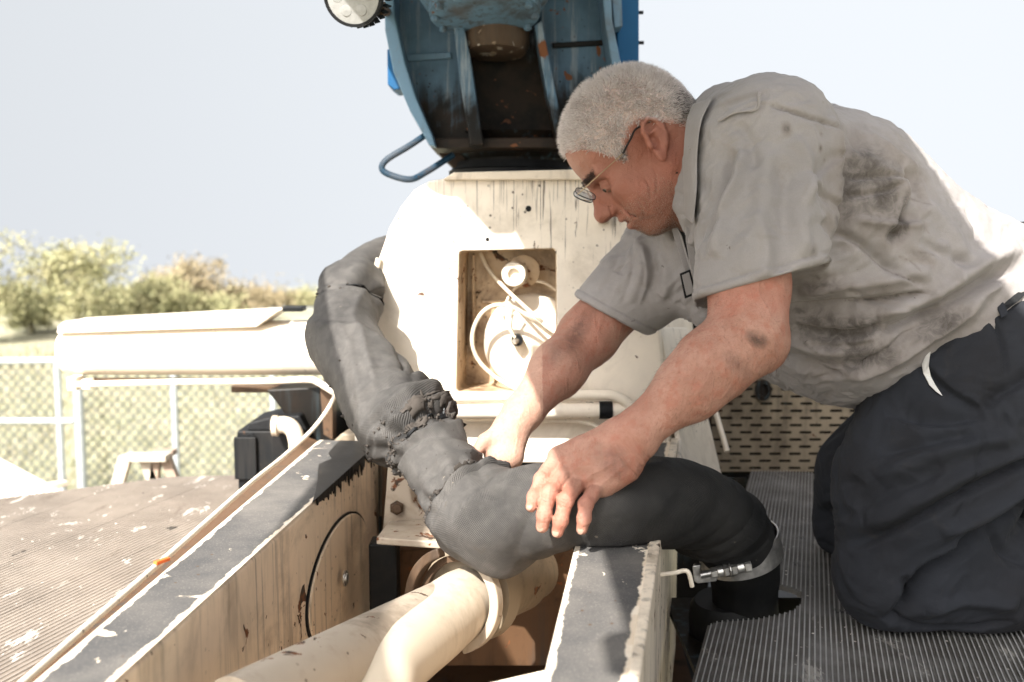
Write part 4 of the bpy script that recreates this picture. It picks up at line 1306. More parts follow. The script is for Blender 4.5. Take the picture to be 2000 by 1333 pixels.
bx_(-.20, .20, 2.0, 2.2, 3.055, 3.10, 'boom_foot', 'blue')

# work light
wl = thing('work_light', 'round black rimmed work light hanging at the left of the blue crane head', 'work light', P(690, -5, 1.75))
lc = P(690, -8, 1.72); la_ = unit([-.18, -1, -.30])
hs_ = MB().lathe(lc - la_ * .05, la_, [(0, .030), (.006, .040), (.035, .049), (.050, .051), (.056, .0505), (.056, .046), (.050, .0455)], 40).build('housing', M['rubber'], wl, smooth=True, sharp=30)
MB().lathe(lc, la_, [(0, .0458), (.0035, .0455), (.0055, .030), (.006, 0)], 40).build('lens', M['lens_clear'], wl, smooth=True)
s_ = unit(np.cross(la_, [0, 0, 1])); t_ = np.cross(s_, la_)
for q in range(7):
    a = 2 * math.pi * q / 6
    o_ = lc + la_ * .004 + (0 if q == 6 else 1) * .0265 * (s_ * math.cos(a) + t_ * math.sin(a))
    MB().lathe(o_, la_, [(0, .0105), (.002, .009), (.003, 0)], 18).build('reflector', M['lens_clear'], wl, smooth=True)
for q in range(30):
    a = 2 * math.pi * q / 30
    e = s_ * math.cos(a) + t_ * math.sin(a)
    MB().box(lc - la_ * .035 + e * .050, (.010, .0022, .026), ax=e, ay=np.cross(la_, e)).build('fin', M['rubber'], hs_)
MB().prism([P(732, 8, 1.74), P(752, 2, 1.80), P(752, 28, 1.80), P(738, 30, 1.74)], np.array([0, .02, 0])).build('mount', M['brown'], wl, bevel=.002)
MB().tube([P(741, 20, 1.76), P(752, 22, 1.95), P(756, 24, 2.20)], .009, 10).build('bracket_arm', M['brown'], wl, smooth=True)
# ================================================================== the hose
def hose_mat():
    g = G('dusty black hose fabric')
    uv = g.uv()
    a = g.noise(7, 6, .65); b = g.noise(38, 6, .7, dist=.5)
    zone = g.attr('dust')
    base = g.mix(g.step(a, .3, .7), (.0055, .0060, .0068), (.010, .0105, .011))
    dust_and_light = g.mix(g.step(b, .35, .7), (.072, .068, .065), (.108, .101, .095))
    m = g.math('MULTIPLY', zone, g.step(a, .1, .65, .35, 1.1), clamp=True)
    c = g.mix(m, base, dust_and_light)
    sc = g.step(g.noise(24, 6, .65, dist=1.2), .66, .70)
    c = g.mix(g.math('MULTIPLY', sc, g.math('MULTIPLY', zone, .55)), c, (.07, .06, .05))
    sp = g.step(g.noise(60, 4, .6), .70, .73)
    c = g.mix(g.math('MULTIPLY', sp, .5), c, (.34, .29, .23))
    w1 = g.wave(1.0, vec=g.vec((2.6, 3.0, 1), rot=(0, 0, R(28)), src=uv), axis='X')
    w2 = g.wave(1.0, vec=g.vec((2.6, 3.0, 1), rot=(0, 0, R(28)), src=uv), axis='Y')
    h = g.math('ADD', g.math('MULTIPLY', w1, .9), g.math('MULTIPLY', w2, .45))
    c = g.mix(g.step(h, .15, 1.2, .14, 0), c, (.012, .011, .010))
    n = g.bump(h, .6, .0014)
    n = g.bump(g.noise(120, 4, .65), .25, .001, n)
    return g.out(c, .62, 0, n, Specular_IOR_Level=.16)
M['hose'] = hose_mat()
HP = [(830, 480, 2.36, .040), (748, 505, 2.14, .042), (690, 563, 1.98, .054), (672, 650, 1.83, .062), (712, 725, 1.73, .068), (760, 795, 1.64, .071), (812, 850, 1.57, .062), (850, 895, 1.525, .054),
      (885, 950, 1.475, .054), (930, 995, 1.42, .063), (990, 1010, 1.375, .066), (1060, 1000, 1.345, .060), (1120, 997, 1.332, .053), (1185, 990, 1.335, .056), (1260, 985, 1.365, .063), (1330, 985, 1.41, .066),
      (1392, 1008, 1.465, .066), (1434, 1052, 1.515, .062), (1454, 1105, 1.555, .056), (1456, 1160, 1.585, .054), (1454, 1240, 1.60, .054), (1450, 1330, 1.61, .054)]
hz = thing('hose', 'thick black fabric covered hose bending from behind the pedestal into the deck', 'hose', P(1000, 1090, 1.4) * [1, 1, 0] + [0, 0, 1.7])
ctr = np.array([P(x, y, Y) for x, y, Y, r in HP]); rad = np.array([q[3] for q in HP])
NU, NV = 760, 132
sp_ = np.array(smooth_path(ctr, 40)); ti = np.linspace(0, len(HP) - 1, len(sp_))
arc = np.concatenate([[0], np.cumsum(np.linalg.norm(np.diff(sp_, axis=0), axis=1))])
ss = np.linspace(0, arc[-1], NU)
C = np.stack([np.interp(ss, arc, sp_[:, k]) for k in range(3)], 1)
tt = np.interp(ss, arc, ti)
rr = np.interp(tt, np.arange(len(HP)), rad)
k_ = np.exp(-np.linspace(-2, 2, 31) ** 2); k_ /= k_.sum()
rr = np.convolve(np.pad(rr, 15, 'edge'), k_, 'valid')
T_ = np.gradient(C, axis=0); T_ /= np.linalg.norm(T_, axis=1, keepdims=True)
Nf = np.zeros_like(C); N0 = unit(np.array([0, -1, 0]) - T_[0] * -T_[0][1]); Nf[0] = N0
for i in range(1, NU): Nf[i] = unit(Nf[i - 1] - T_[i] * np.dot(Nf[i - 1], T_[i]))
Bf = np.cross(T_, Nf)
th = np.linspace(0, 2 * math.pi, NV, endpoint=False)
U, TH_ = np.meshgrid(tt, th, indexing='ij'); S_, _ = np.meshgrid(ss, th, indexing='ij')
dirs = Nf[:, None] * np.cos(th)[None, :, None] + Bf[:, None] * np.sin(th)[None, :, None]
pos = C[:, None] + dirs * rr[:, None, None]
fl = pos.reshape(-1, 3)
nz = fbm(fl * 16, 3, 3).reshape(NU, NV); nz2 = fbm(fl * 45, 3, 7).reshape(NU, NV); nz3 = fbm(fl * 7, 2, 9).reshape(NU, NV)
# direction in the picture plane: ca = +1 on the outer side of a bend
curv = np.gradient(T_, axis=0); curv /= (np.linalg.norm(curv, axis=1, keepdims=True) + 1e-9)
ins = (dirs * curv[:, None]).sum(-1)                       # +1 on the inner side of the bend
d = .0012 * nz + .0004 * nz2 + .0022 * nz3
for u0, w, k, a in ((6.25, .55, 9, .0045), (8.45, .5, 8, .0045), (2.25, .5, 6, .0035), (13.2, .8, 5, .0025), (17.9, .7, 9, .0035)):     # gathers that run out from each pinch
    d = d + a * np.sin(k * TH_ + 3 * nz3 + u0) * np.exp(-((U - u0) / w) ** 2)
def fold(u0, w, amp, tilt=0, ph=0, sharp=1.0):
    """a wrinkle across the hose at path position u0; tilt slants it"""
    global d
    x = U - u0 - tilt * np.sin(TH_ + ph) + .10 * nz3
    x = np.where(x * np.sign(amp) > 0, x * .55, x * 1.7) if abs(amp) > .005 else x
    d = d + 2.1 * amp * np.exp(-np.abs(x / (w * .72)) ** 1.35) * (.60 + .40 * np.cos(TH_ + ph * 1.7)) * (1 + .3 * nz)
for u0, w, a, t_, ph in ((1.55, .16, -.006, .25, .3), (1.95, .14, .005, .3, 1.0), (2.25, .10, -.013, .28, .5), (2.55, .2, .006, .2, .2), (3.2, .22, -.005, .6, 1.5), (3.75, .3, .005, .7, 2.2), (4.35, .2, -.005, .5, .8),
                         (4.9, .18, .006, .35, .2), (5.15, .16, -.008, .3, .4), (5.42, .16, .009, .3, .2), (5.62, .10, -.012, .28, .3), (5.85, .13, .009, .25, .1), (6.12, .11, -.014, .22, .2), (6.5, .14, .006, .3, .5),
                         (6.95, .12, -.007, .3, 1.2), (7.5, .20, .004, .4, .3), (7.9, .12, -.006, .35, .4), (8.35, .10, -.012, .32, .1), (8.62, .10, .008, .32, .1), (8.85, .09, -.008, .3, .2),
                         (10.4, .4, .004, .9, 2.0), (11.2, .35, -.005, .8, 1.0), (12.0, .3, -.004, .5, 2.6), (12.6, .3, -.005, .6, .3), (13.6, .3, .004, .7, .6), (14.6, .3, -.004, .7, .2), (15.3, .2, -.005, .4, .4), (15.9, .2, -.006, .35, .6), (16.3, .14, .005, .3, .4), (16.7, .12, -.006, .3, .5)):
    fold(u0, w, a, t_, ph)
for u0, u1, t0, kk, a, w in ((2.4, 5.4, .4, .42, .006, .16), (2.6, 5.6, -.5, .38, -.006, .14), (3.2, 5.7, 1.1, .5, .005, .18), (2.8, 5.2, -1.2, .35, .006, .2), (6.5, 8.3, .3, -.5, .004, .2), (6.6, 8.3, -.6, -.55, -.005, .16), (8.7, 11.0, .9, .35, -.005, .16), (8.8, 11.5, -.2, .30, .004, .25), (9.0, 11.8, -1.1, .28, -.006, .22), (12.8, 16.2, .7, -.3, .005, .18), (13.0, 16.6, -.3, -.26, -.005, .16), (13.2, 16.4, -1.0, -.2, .005, .2)):     # long slanting tension folds
    x = (TH_ - t0 - kk * (U - u0) + math.pi + .25 * nz3) % (2 * math.pi) - math.pi
    d = d + 1.3 * a * np.exp(-np.abs(x / w) ** 1.4) * np.clip((U - u0) / .5, 0, 1) * np.clip((u1 - U) / .5, 0, 1)
sg = lambda u0, w, tl, ph: 1 / (1 + np.exp(np.clip((U - u0 - tl * np.sin(TH_ + ph)) / w, -30, 30)))
d += .013 * sg(5.80, .035, .26, .3) * np.clip((U - 4.2) / 1.4, 0, 1) ** 2          # the outer sleeve's slack end overhangs the next length
d += .010 * sg(2.30, .03, .28, .5) * np.clip((U - .9) / 1.2, 0, 1) ** 2
d += .010 * (1 - sg(8.62, .05, .30, .2)) * np.clip((10.2 - U) / 1.4, 0, 1)
# the outer sleeve ends in a slack rolled cuff, the tied band below pinches it
d += .006 * np.clip(1 - np.abs(U - 5.9 - .25 * np.sin(TH_ + .4)) / .35, 0, 1)
band = np.exp(-((U - 6.25 - .22 * np.sin(TH_ + .3)) / .16) ** 2)
band2 = np.exp(-((U - 8.45 - .30 * np.sin(TH_ + .2)) / .13) ** 2)
d += band * (-.002 + .0045 * np.abs(nz2)) + band2 * (.0035 * np.abs(nz2))
# soft keel under the sag left of the hand, flattened where the hand presses and where it lies on the beam
d += .012 * np.exp(-((U - 9.9) / 1.0) ** 2) * np.clip(-dirs[..., 2], 0, 1) ** 6
d -= .006 * np.exp(-((U - 12.2) / .8) ** 2) * np.clip(dirs[..., 2], 0, 1) ** 2
d *= 1 - .9 * np.exp(-((U - 17.6) / .75) ** 2)
pos = C[:, None] + dirs * (rr[:, None] + d)[..., None]
inb = (U > 12.4) & (U < 15.2) & (pos[..., 2] < ZB + .012) & (pos[..., 0] < P(1295, 1000, 1.3)[0])
pos[..., 2] = np.where(inb, np.maximum(pos[..., 2], ZB + .0055), pos[..., 2])
iu, iv_ = np.meshgrid(np.arange(NU - 1), np.arange(NV), indexing='ij')
q = np.stack([iu * NV + iv_, iu * NV + (iv_ + 1) % NV, (iu + 1) * NV + (iv_ + 1) % NV, (iu + 1) * NV + iv_], -1).reshape(-1, 4)[:, ::-1]
me = np_mesh('hose_cover', pos.reshape(-1, 3) - np.array(hz.location), q)
dust_and_light = np.clip(np.interp(U, [0, 2.0, 3, 8, 11.5, 12.6, 13.3, 22], [.75, .85, .95, 1.0, .85, .5, .10, .05]) + .25 * nz3, 0, 1)  # dust, plus the lit to shaded change past the hand, painted in one mask
dust_and_light = np.clip(dust_and_light * (1 - .75 * np.clip(band + band2, 0, 1)), 0, 1)
set_attr(me, 'dust', dust_and_light.reshape(-1))
ul = me.uv_layers.new(name='uv')
vi = np.zeros(len(me.loops), np.int32); me.loops.foreach_get('vertex_index', vi)
uu = np.stack([S_ * 60, TH_ * 3.2], -1).reshape(-1, 2)
uvl = uu[vi].reshape(-1, 4, 2)
wrapm = (uvl[:, :, 1].max(1) - uvl[:, :, 1].min(1)) > 6
uvl[wrapm] = np.where(uvl[wrapm][:, :, 1:2] < 6, uvl[wrapm] + [0, 2 * math.pi * 3.2], uvl[wrapm])
ul.data.foreach_set('uv', uvl.astype(np.float32).ravel())
link_mesh('hose_cover', me, M['hose'], hz, smooth=True)
# caked mud and torn tape along the two ties
MUD = painted('caked grey mud', (.060, .052, .046), dirt=(.03, .026, .023), chips=0, drips=0, grime=.9, rough=.95)
r_ = np.random.default_rng(17)
mv, mf = [], []
for (u0, tl, cnt, wd) in ((6.25, .22, 520, .10), (8.45, .30, 420, .07), (5.75, .25, 90, .06), (2.3, .28, 70, .06), (4.6, .4, 16, .5), (7.6, .3, 40, .4)):
    for k in range(cnt):
        t = r_.uniform(0, 2 * math.pi)
        u = u0 + tl * math.sin(t + .25) + r_.normal(0, wd)
        i = int(np.clip(np.searchsorted(tt, u), 1, NU - 2)); j = int(t / (2 * math.pi) * NV) % NV
        p = pos[i, j]; s = .0009 + .0026 * r_.random() ** 3
        n_ = dirs[i, j]
        b0 = len(mv)
        for vtx in ((1, 0, 0), (-1, 0, 0), (0, 1, 0), (0, -1, 0), (0, 0, 1), (0, 0, -1)):
            mv.append(p + n_ * s * .3 + np.array(vtx) * s * r_.uniform(.6, 1.5) + r_.normal(0, s * .25, 3))
        for a, b, c in ((0, 2, 4), (2, 1, 4), (1, 3, 4), (3, 0, 4), (2, 0, 5), (1, 2, 5), (3, 1, 5), (0, 3, 5)): mf.append((b0 + a, b0 + b, b0 + c))
mud = link_mesh('mud', np_mesh('mud', np.array(mv) - np.array(hz.location), None, np.array(mf)), MUD, hz, smooth=False)
mud['kind'] = 'stuff'
# torn strips of tape
def on_hose(u, t, lift=0.):
    i = int(np.clip(np.searchsorted(tt, u), 1, NU - 2)); j = int((t % (2 * math.pi)) / (2 * math.pi) * NV) % NV
    return pos[i, j] + dirs[i, j] * lift
for (u0, t0, t1, w_, lf, m_) in ((6.0, -.9, .3, .10, .003, 'galv'), (6.45, -1.3, .2, .08, .004, 'rubber'), (8.35, -.4, 1.2, .08, .004, 'rubber'), (2.35, -.6, 1.0, .10, .004, 'rubber')):
    v, f = [], []
    for k in range(9):
        t = t0 + (t1 - t0) * k / 8
        for e in (-1, 1):
            v.append(on_hose(u0 + .25 * math.sin(t + .3) + e * w_ * (.6 + .4 * math.sin(k * 2.1 + e)), t, lf + .003 * math.sin(k * 1.3)))
    for k in range(8): f.append((2 * k, 2 * k + 1, 2 * k + 3, 2 * k + 2))
    o = MB().add(v, f).build('torn_tape', M[m_], hz, smooth=True)
    sm = o.modifiers.new('thick', 'SOLIDIFY'); sm.thickness = .0016
rag = np.random.default_rng(29)
for k in range(46):
    band_u, tl = ((6.25, .22), (8.45, .30), (5.85, .25))[k % 3 if k < 30 else rag.integers(0, 2)]
    t0 = rag.uniform(-1.9, 1.9); ln_ = rag.uniform(.15, .55); ww = rag.uniform(.03, .085); du = rag.normal(0, .10); up_ = rag.uniform(.003, .010)
    v, f = [], []
    for q in range(8):
        t = t0 + ln_ * q / 7
        for e in (-1, 0, 1):
            v.append(on_hose(band_u + du + tl * math.sin(t + .25) + e * ww * (.6 + .5 * rag.random()), t, .0012 + up_ * rag.random() * (abs(e) if e == (1 if k % 2 else -1) else .25)))
    for q in range(7):
        for e in (0, 1): f.append((3 * q + e, 3 * q + e + 1, 3 * q + e + 4, 3 * q + e + 3))
    o = MB().add(v, f).build('torn_flap', MUD if k % 3 else M['rubber'], hz, smooth=True)
    sm = o.modifiers.new('thick', 'SOLIDIFY'); sm.thickness = .0014
# lower coupling and clamp
cp = thing('hose_coupling', 'black rubber coupling at the foot of the hose inside the deck hole', 'coupling', P(1440, 1210, 1.6))
MB().lathe(P(1428, 1235, 1.60), (-.10, -.05, 1), [(-.06, .068), (.030, .068), (.050, .064), (.060, .056)], 40).build('sleeve', M['rubber'], cp, smooth=True)
hc_ = thing('hose_clamp', 'shiny steel band clamp with a long bolt around the lower end of the hose', 'clamp', P(1440, 1125, 1.5))
i = int(np.searchsorted(tt, 17.35)); cc = C[i]; ax_ = unit(T_[i] + np.array([-.02, 0, .0])); ax_ = -ax_ if ax_[2] < 0 else ax_
ax_ = unit([-.28, -.16, 1])
MB().ring(cc, ax_, .0660, .0632, .040, 56).build('band', M['steel'], hc_, bevel=.0006)
b0, b1 = P(1368, 1124, 1.455), P(1466, 1104, 1.455)
bd = unit(b1 - b0); L_ = np.linalg.norm(b1 - b0)
MB().tube([b0, b1], .0055, 14).build('bolt', M['steel'], hc_, smooth=True)
th_ = MB()
for k in range(11): th_.ring(b0 + bd * (.001 + k * .0014), bd, .0055, .0044, .0007, 14)
th_.build('thread', M['steel'], hc_)
for s0, s1, r0, n in ((.20, .32, .0085, 6), (.33, .45, .0088, 18), (.46, .56, .0112, 6), (.565, .60, .0120, 22), (.61, .71, .0112, 6), (.72, .86, .0088, 18), (.87, 1.0, .0105, 6)):
    MB().lathe(b0 + bd * L_ * s0, bd, [(0, r0 * .94), (.0008, r0), (L_ * (s1 - s0) - .0008, r0), (L_ * (s1 - s0), r0 * .94)], n).build('nut' if n == 6 else 'spacer', M['steel'], hc_, smooth=n != 6, sharp=30)
MB().prism([P(1352, 1106, 1.465), P(1368, 1104, 1.465), P(1368, 1126, 1.465), P(1400, 1122, 1.465), P(1400, 1136, 1.465), P(1362, 1141, 1.465), P(1355, 1136, 1.465)], np.array([.004, .012, 0])).build('lug', M['steel'], hc_, bevel=.0015)
pn = np.cross(Pz(1290, 1068, ZB) - Pz(1238, 1420, ZB), [0, 0, 1.])
h0 = Pp(1290, 1124, Pz(1238, 1420, ZB), unit(pn)); hy = h0[1]
hk = MB().tube(smooth_path([h0 + [-.006, 0, 0], P(1318, 1119, hy - .002), P(1338, 1115, hy - .002), P(1346, 1122, hy - .002), P(1352, 1146, hy)], 6), .0032, 10)
tag(hk.build('hook', M['cream_clean'], None, smooth=True), 'small cream bent hook welded on the right beam beside the clamp bolt', 'hook')
# ================================================================== the man
YT = 1.63
root = thing('person', 'grey haired man in stained grey work shirt and dark trousers kneeling over the hose', 'person', P(1760, 1200, 1.5) * [1, 1, 0] + [0, 0, 1.92])

# head frame: f forward, u up, s towards the camera
HU = unit([-.69, 0, .72]); HF = unit([-.72, .0, -.69]); HS = np.array([0, -1., 0])
HU = unit(HU + np.array([0, .03, 0])); HS = unit(np.cross(HU, HF)); HS = HS if HS[1] < 0 else -HS
HF = unit(np.cross(HS, HU)) if np.dot(np.cross(HS, HU), HF) > 0 else unit(np.cross(HU, HS))
HO = P(1256, 300, 1.615)
HM = np.stack([HF, HU, HS])
def H(f, u, s=0.): return HO + HF * f + HU * u + HS * s
def to_head(v): return (v - HO) @ HM.T

HLF = [-.13, -.10, -.07, -.045, -.02, .0, .02, .034, .042, .055, .07, .083, .10, .13]
HLU = [-.03, -.030, -.018, .010, .038, .040, .030, .004, .012, .040, .064, .080, .092, .10]
B = Field()
# skull, face
B.add(s_ell(H(-.006, .056), (.097, .082, .077), HM), .02)
B.add(s_ell(H(.040, .045), (.052, .062, .064), HM), .03)
B.add(s_ell(H(.036, -.030), (.054, .066, .058), HM), .03)
B.add(s_ell(H(-.055, .02), (.050, .060, .062), HM), .03)
for s in (-1, 1):
    B.add(s_cone(H(-.004, -.040, .057 * s), H(.050, -.088, .026 * s), .016, .020), .03)        # jaw
    B.add(s_ell(H(.064, -.010, .042 * s), (.022, .017, .018), HM), .02)                        # cheekbone
    B.add(s_ell(H(.050, -.045, .038 * s), (.028, .028, .020), HM), .025)                       # cheek
    B.add(s_ell(H(.088, .003, .031 * s), (.013, .014, .019), HM), .016, 's')                   # eye socket
    B.add(s_cone(H(.092, .026, .012 * s), H(.076, .026, .048 * s), .0085, .007), .014)         # brow
B.add(s_ell(H(.062, -.092), (.022, .020, .028), HM), .02)                                      # chin
B.add(s_ell(H(.078, -.060), (.018, .022, .028), HM), .02)                                      # muzzle
B.add(s_cone(H(.074, .012), H(.094, -.026), .0120, .0170), .010)
B.add(s_cone(H(.090, .016), H(.1125, -.022), .0085, .0110), .012)                              # nose
B.add(s_ell(H(.1145, -.0265), (.0130, .0125, .0140), HM), .008)
for s in (-1, 1):
    B.add(s_ell(H(.101, -.031, .0125 * s), (.0125, .0085, .0075), HM), .006)
    B.add(s_ell(H(.1035, -.0385, .0075 * s), (.0055, .0050, .0038), HM), .002, 's')
    B.add(s_cone(H(.0905, -.031, .027 * s), H(.078, -.062, .033 * s), .0022, .0022), .007, 's')   # smile line
    B.add(s_ell(H(.0780, .0035, .031 * s), (.0128, .0120, .0130), HM), .004)                   # lids over the eyeball
    B.add(s_cone(H(.0905, .0005, .020 * s), H(.0865, .0005, .043 * s), .0016, .0016), .002, 's')
B.add(s_ell(H(.0935, -.0525), (.0085, .0060, .021), HM), .006)                                 # lips, slightly apart
B.add(s_ell(H(.0890, -.0705), (.0095, .0072, .020), HM), .006)
B.add(s_ell(H(.0960, -.0612), (.0130, .0034, .0190), HM), .003, 's')
# ears
for s in (-1, 1):
    ea = unit(HU * .94 - HF * .34); eb = unit(np.cross(HS, ea)); eb = eb if np.dot(eb, HF) > 0 else -eb
    out = unit(HS * s + -HF * .45)
    en = unit(np.cross(ea, eb)); en = en if np.dot(en, out) > 0 else -en
    en = unit(en * .88 - HF * .47); eb2 = unit(np.cross(ea, en)); eb2 = eb2 if np.dot(eb2, HF) > 0 else -eb2
    EM = np.stack([eb2, ea, en])
    ec = H(-.014, .002, .079 * s)
    def EP(a, b, c=0): return ec + eb2 * a + ea * b + en * c
    B.add(s_ell(EP(-.002, .001, -.002), (.0165, .0300, .0050), EM), .006)
    rim = [(.014, .004), (.0165, .016), (.011, .028), (0, .0335), (-.011, .0285), (-.0175, .016), (-.0175, .002), (-.0125, -.012), (-.006, -.022)]
    for q in range(len(rim) - 1):
        B.add(s_cone(EP(*rim[q], .0045), EP(*rim[q + 1], .0045), .0036, .0036), .003)
    B.add(s_ell(EP(.001, -.026, .002), (.0085, .0105, .0045), EM), .005)                       # lobe
    B.add(s_ell(EP(.003, -.003, .006), (.0095, .0135, .0105), EM), .002, 's')                  # concha
    B.add(s_ell(EP(.002, .019, .006), (.0115, .0090, .0065), EM), .002, 's')
    B.add(s_cone(EP(-.009, .014, .003), EP(-.0085, -.006, .003), .0032, .0028), .004)          # antihelix
    B.add(s_cone(EP(-.009, .014, .003), EP(.004, .0125, .002), .0026, .0018), .004)
    B.add(s_ell(EP(.0135, -.004, .003), (.0050, .0075, .0048), EM), .004)                      # tragus
# neck and trunk under the shirt
B.add(s_cone(H(-.040, -.005), P(1420, 350, YT), .060, .078), .03)
B.add(s_cone(H(.010, -.055), P(1400, 400, YT), .046, .060), .03)
B.add(s_chain([P(1440, 350, YT), P(1600, 460, YT), P(1700, 560, YT), P(1850, 600, YT)], (.11, .14, .15, .12), (.14, .16, .16, .15)), .04)
# near arm
ES, EE, EW = P(1476, 300, 1.47), P(1478, 640, 1.345), P(1213, 868, 1.300)
B.add(s_cone(ES, P(1462, 570, 1.37), .062, .050), .03)
B.add(s_cone(P(1462, 560, 1.37), P(1468, 655, 1.345), .050, .043), .03)
B.add(s_ell(P(1492, 676, 1.350), (.022, .024, .024)), .03)                                     # point of the elbow
B.add(s_cone(P(1452, 662, 1.335), P(1350, 752, 1.312), .052, .0400), .03)
B.add(s_cone(P(1385, 718, 1.325), P(1350, 757, 1.318), .047, .0370), .03)
B.add(s_cone(P(1350, 754, 1.312), P(1238, 848, 1.30), .0390, .0285), .02)
WR = P(1216, 868, 1.300)
B.add(s_cone(P(1240, 842, 1.303), P(1204, 862, 1.305), .0255, .0225), .015)
B.add(s_cone(P(1250, 868, 1.300), P(1222, 897, 1.295), .0220, .0200), .015)
# near hand: four fingers curled down the front of the hose, thumb behind it
MC = [P(1090, 893, 1.318), P(1110, 915, 1.303), P(1132, 937, 1.292), P(1166, 949, 1.290)]
FG = [
    [P(1090, 893, 1.318), P(1057, 938, 1.282), P(1043, 970, 1.262), P(1037.5, 990, 1.258)],
    [P(1110, 915, 1.303), P(1072, 962, 1.262), P(1063, 1006, 1.248), P(1059, 1029, 1.248)],
    [P(1132, 937, 1.292), P(1104, 978, 1.254), P(1095, 1018, 1.246), P(1089, 1039, 1.247)],
    [P(1168, 950, 1.286), P(1144, 985, 1.256), P(1141, 1013, 1.249), P(1137, 1034, 1.250)]]
FR = [(.0122, .0099, .0088, .0075), (.0128, .0106, .0096, .0083), (.0125, .0103, .0094, .0081), (.0113, .0095, .0087, .0075)]
wr = [P(1198, 850, 1.308), P(1206, 862, 1.300), P(1215, 880, 1.296), P(1222, 893, 1.294)]
for i in range(4):
    B.add(s_cone(wr[i], MC[i], .0185, .0150), .016)
B.add(s_cone(P(1185, 905, 1.30), P(1150, 915, 1.305), .022, .020), .015)
B.add(s_cone(P(1222, 915, 1.298), P(1185, 945, 1.294), .0190, .0155), .015)                    # heel of the hand on the little finger's side
def finger(f, r):
    parts = [s_cone(f[j], f[j + 1], r[j] * (.96 if j else 1), r[j + 1]) for j in range(3)] + [s_ell(f[j] + np.array([0, -.0006, .0002]), [r[j] * 1.0] * 3) for j in (1, 2)]
    def g(p):
        d = parts[0][0](p)
        for q in parts[1:]: d = smin(d, q[0](p), .004)
        return d
    return g, f[1], float(np.linalg.norm(f[3] - f[1]) + .05)
for f, r in zip(FG, FR):
    B.add(finger(f, r), .0018)
TH = [P(1170, 880, 1.33), P(1115, 905, 1.365), P(1085, 935, 1.385), P(1075, 960, 1.387)]
for j in range(3):
    B.add(s_cone(TH[j], TH[j + 1], (.018, .0135, .0115)[j], (.0135, .0115, .009)[j]), .008)
# far arm, hand closed behind the hose
B.add(s_cone(P(1330, 470, 1.78), P(1200, 600, 1.75), .058, .047), .03)
B.add(s_cone(P(1200, 595, 1.75), P(1150, 655, 1.72), .047, .0465), .03)
B.add(s_cone(P(1150, 655, 1.72), P(1090, 722, 1.66), .0480, .0420), .03)
B.add(s_cone(P(1090, 722, 1.66), P(1022, 805, 1.60), .0415, .0295), .03)
B.add(s_cone(P(1022, 805, 1.60), P(1000, 832, 1.585), .0285, .0270), .02)
for i, (x, y, yy) in enumerate([(962, 880, 1.570), (976, 892, 1.558), (992, 896, 1.556), (1004, 892, 1.562)]):
    a = P(1000 + 4 * (i - 1.5), 838, 1.583)
    B.add(s_cone(a, P(x, y, yy), .0210, .0155), .012)
    k1 = P(x - 4, y + 26, yy + .004); k2 = P(x - 8, y + 44, yy + .028)
    B.add(s_cone(P(x, y, yy), k1, .0120, .0105), .006)
    B.add(s_cone(k1, k2, .0100, .0088), .003)
B.add(s_cone(P(978, 846, 1.575), P(946, 862, 1.560), .0170, .0115), .010)
B.add(s_cone(P(946, 862, 1.560), P(930, 884, 1.556), .0110, .0095), .004)

bv, bf = surface(B, (-.075, 1.20, 2.04), (.50, 1.92, 2.84), .0018)
bn = normals(bv, bf)
hc = to_head(bv)
inhead = (np.linalg.norm(hc - [.02, .02, 0], axis=1) < .19)
# creases of wrist, knuckles, brow and eye corner
cre = []
for k, dx in enumerate((0, 9, 18, 27, 36)):
    cre.append(([(1176 + dx, 838 - dx * .55), (1200 + dx, 868 - dx * .5), (1226 + dx, 897 - dx * .45), (1236 + dx, 906 - dx * .4)], .0013, -.0012 if k % 2 else -.0018))
for f in FG:
    for j, offs in ((1, (-.30, -.12, .05, .22)), (2, (-.15, .05))):
        for o in offs:
            d = f[j + 1] - f[j]; c = f[j] + d * o
            nx = unit(np.cross(d, [0, 1, 0])) * .0075
            q = [c - nx, c + d * .02, c + nx]
            cre.append(('w', q, .0008, -.0008))
for (a, b) in (((1150, 330), (1168, 352)), ((1160, 368), (1180, 372)), ((1187, 366), (1205, 360)), ((1186, 374), (1204, 374))):
    cre.append(([a, ((a[0] + b[0]) / 2, (a[1] + b[1]) / 2 + 1), b], .0009, -.0006))
for (a, b, c) in (((1120, 312), (1135, 322), (1150, 338)), ((1112, 325), (1126, 334), (1142, 346)), ((1268, 380), (1282, 395), (1296, 418)), ((1276, 372), (1294, 388), (1306, 410)), ((1245, 385), (1258, 400), (1272, 425)), ((1224, 385), (1222, 400), (1228, 420)), ((1200, 352), (1215, 348), (1228, 338)), ((1198, 380), (1210, 388), (1222, 392)), ((1290, 330), (1300, 350), (1305, 380)), ((1305, 300), (1316, 330), (1318, 370)), ((1128, 305), (1143, 315), (1160, 330)), ((1105, 338), (1118, 346), (1132, 356))):
    cre.append(([a, b, c], .0018, -.0018))
flt = [c for c in cre if c[0] != 'w']
disp = folds(bv, bn, flt, 1.38)
for c in [c for c in cre if c[0] == 'w']:
    pts = np.array([[q[0], q[2]] for q in smooth_path(c[1], 3)])
    lo = pts.min(0) - .004; hi = pts.max(0) + .004
    m = ((bv[:, [0, 2]] > lo) & (bv[:, [0, 2]] < hi)).all(1) & (bv[:, 1] < 1.31)
    if m.any():
        d, _, fr = poly_dist(bv[m][:, [0, 2]], pts)
        disp[m] += c[3] * np.exp(-(d / .0011) ** 2)
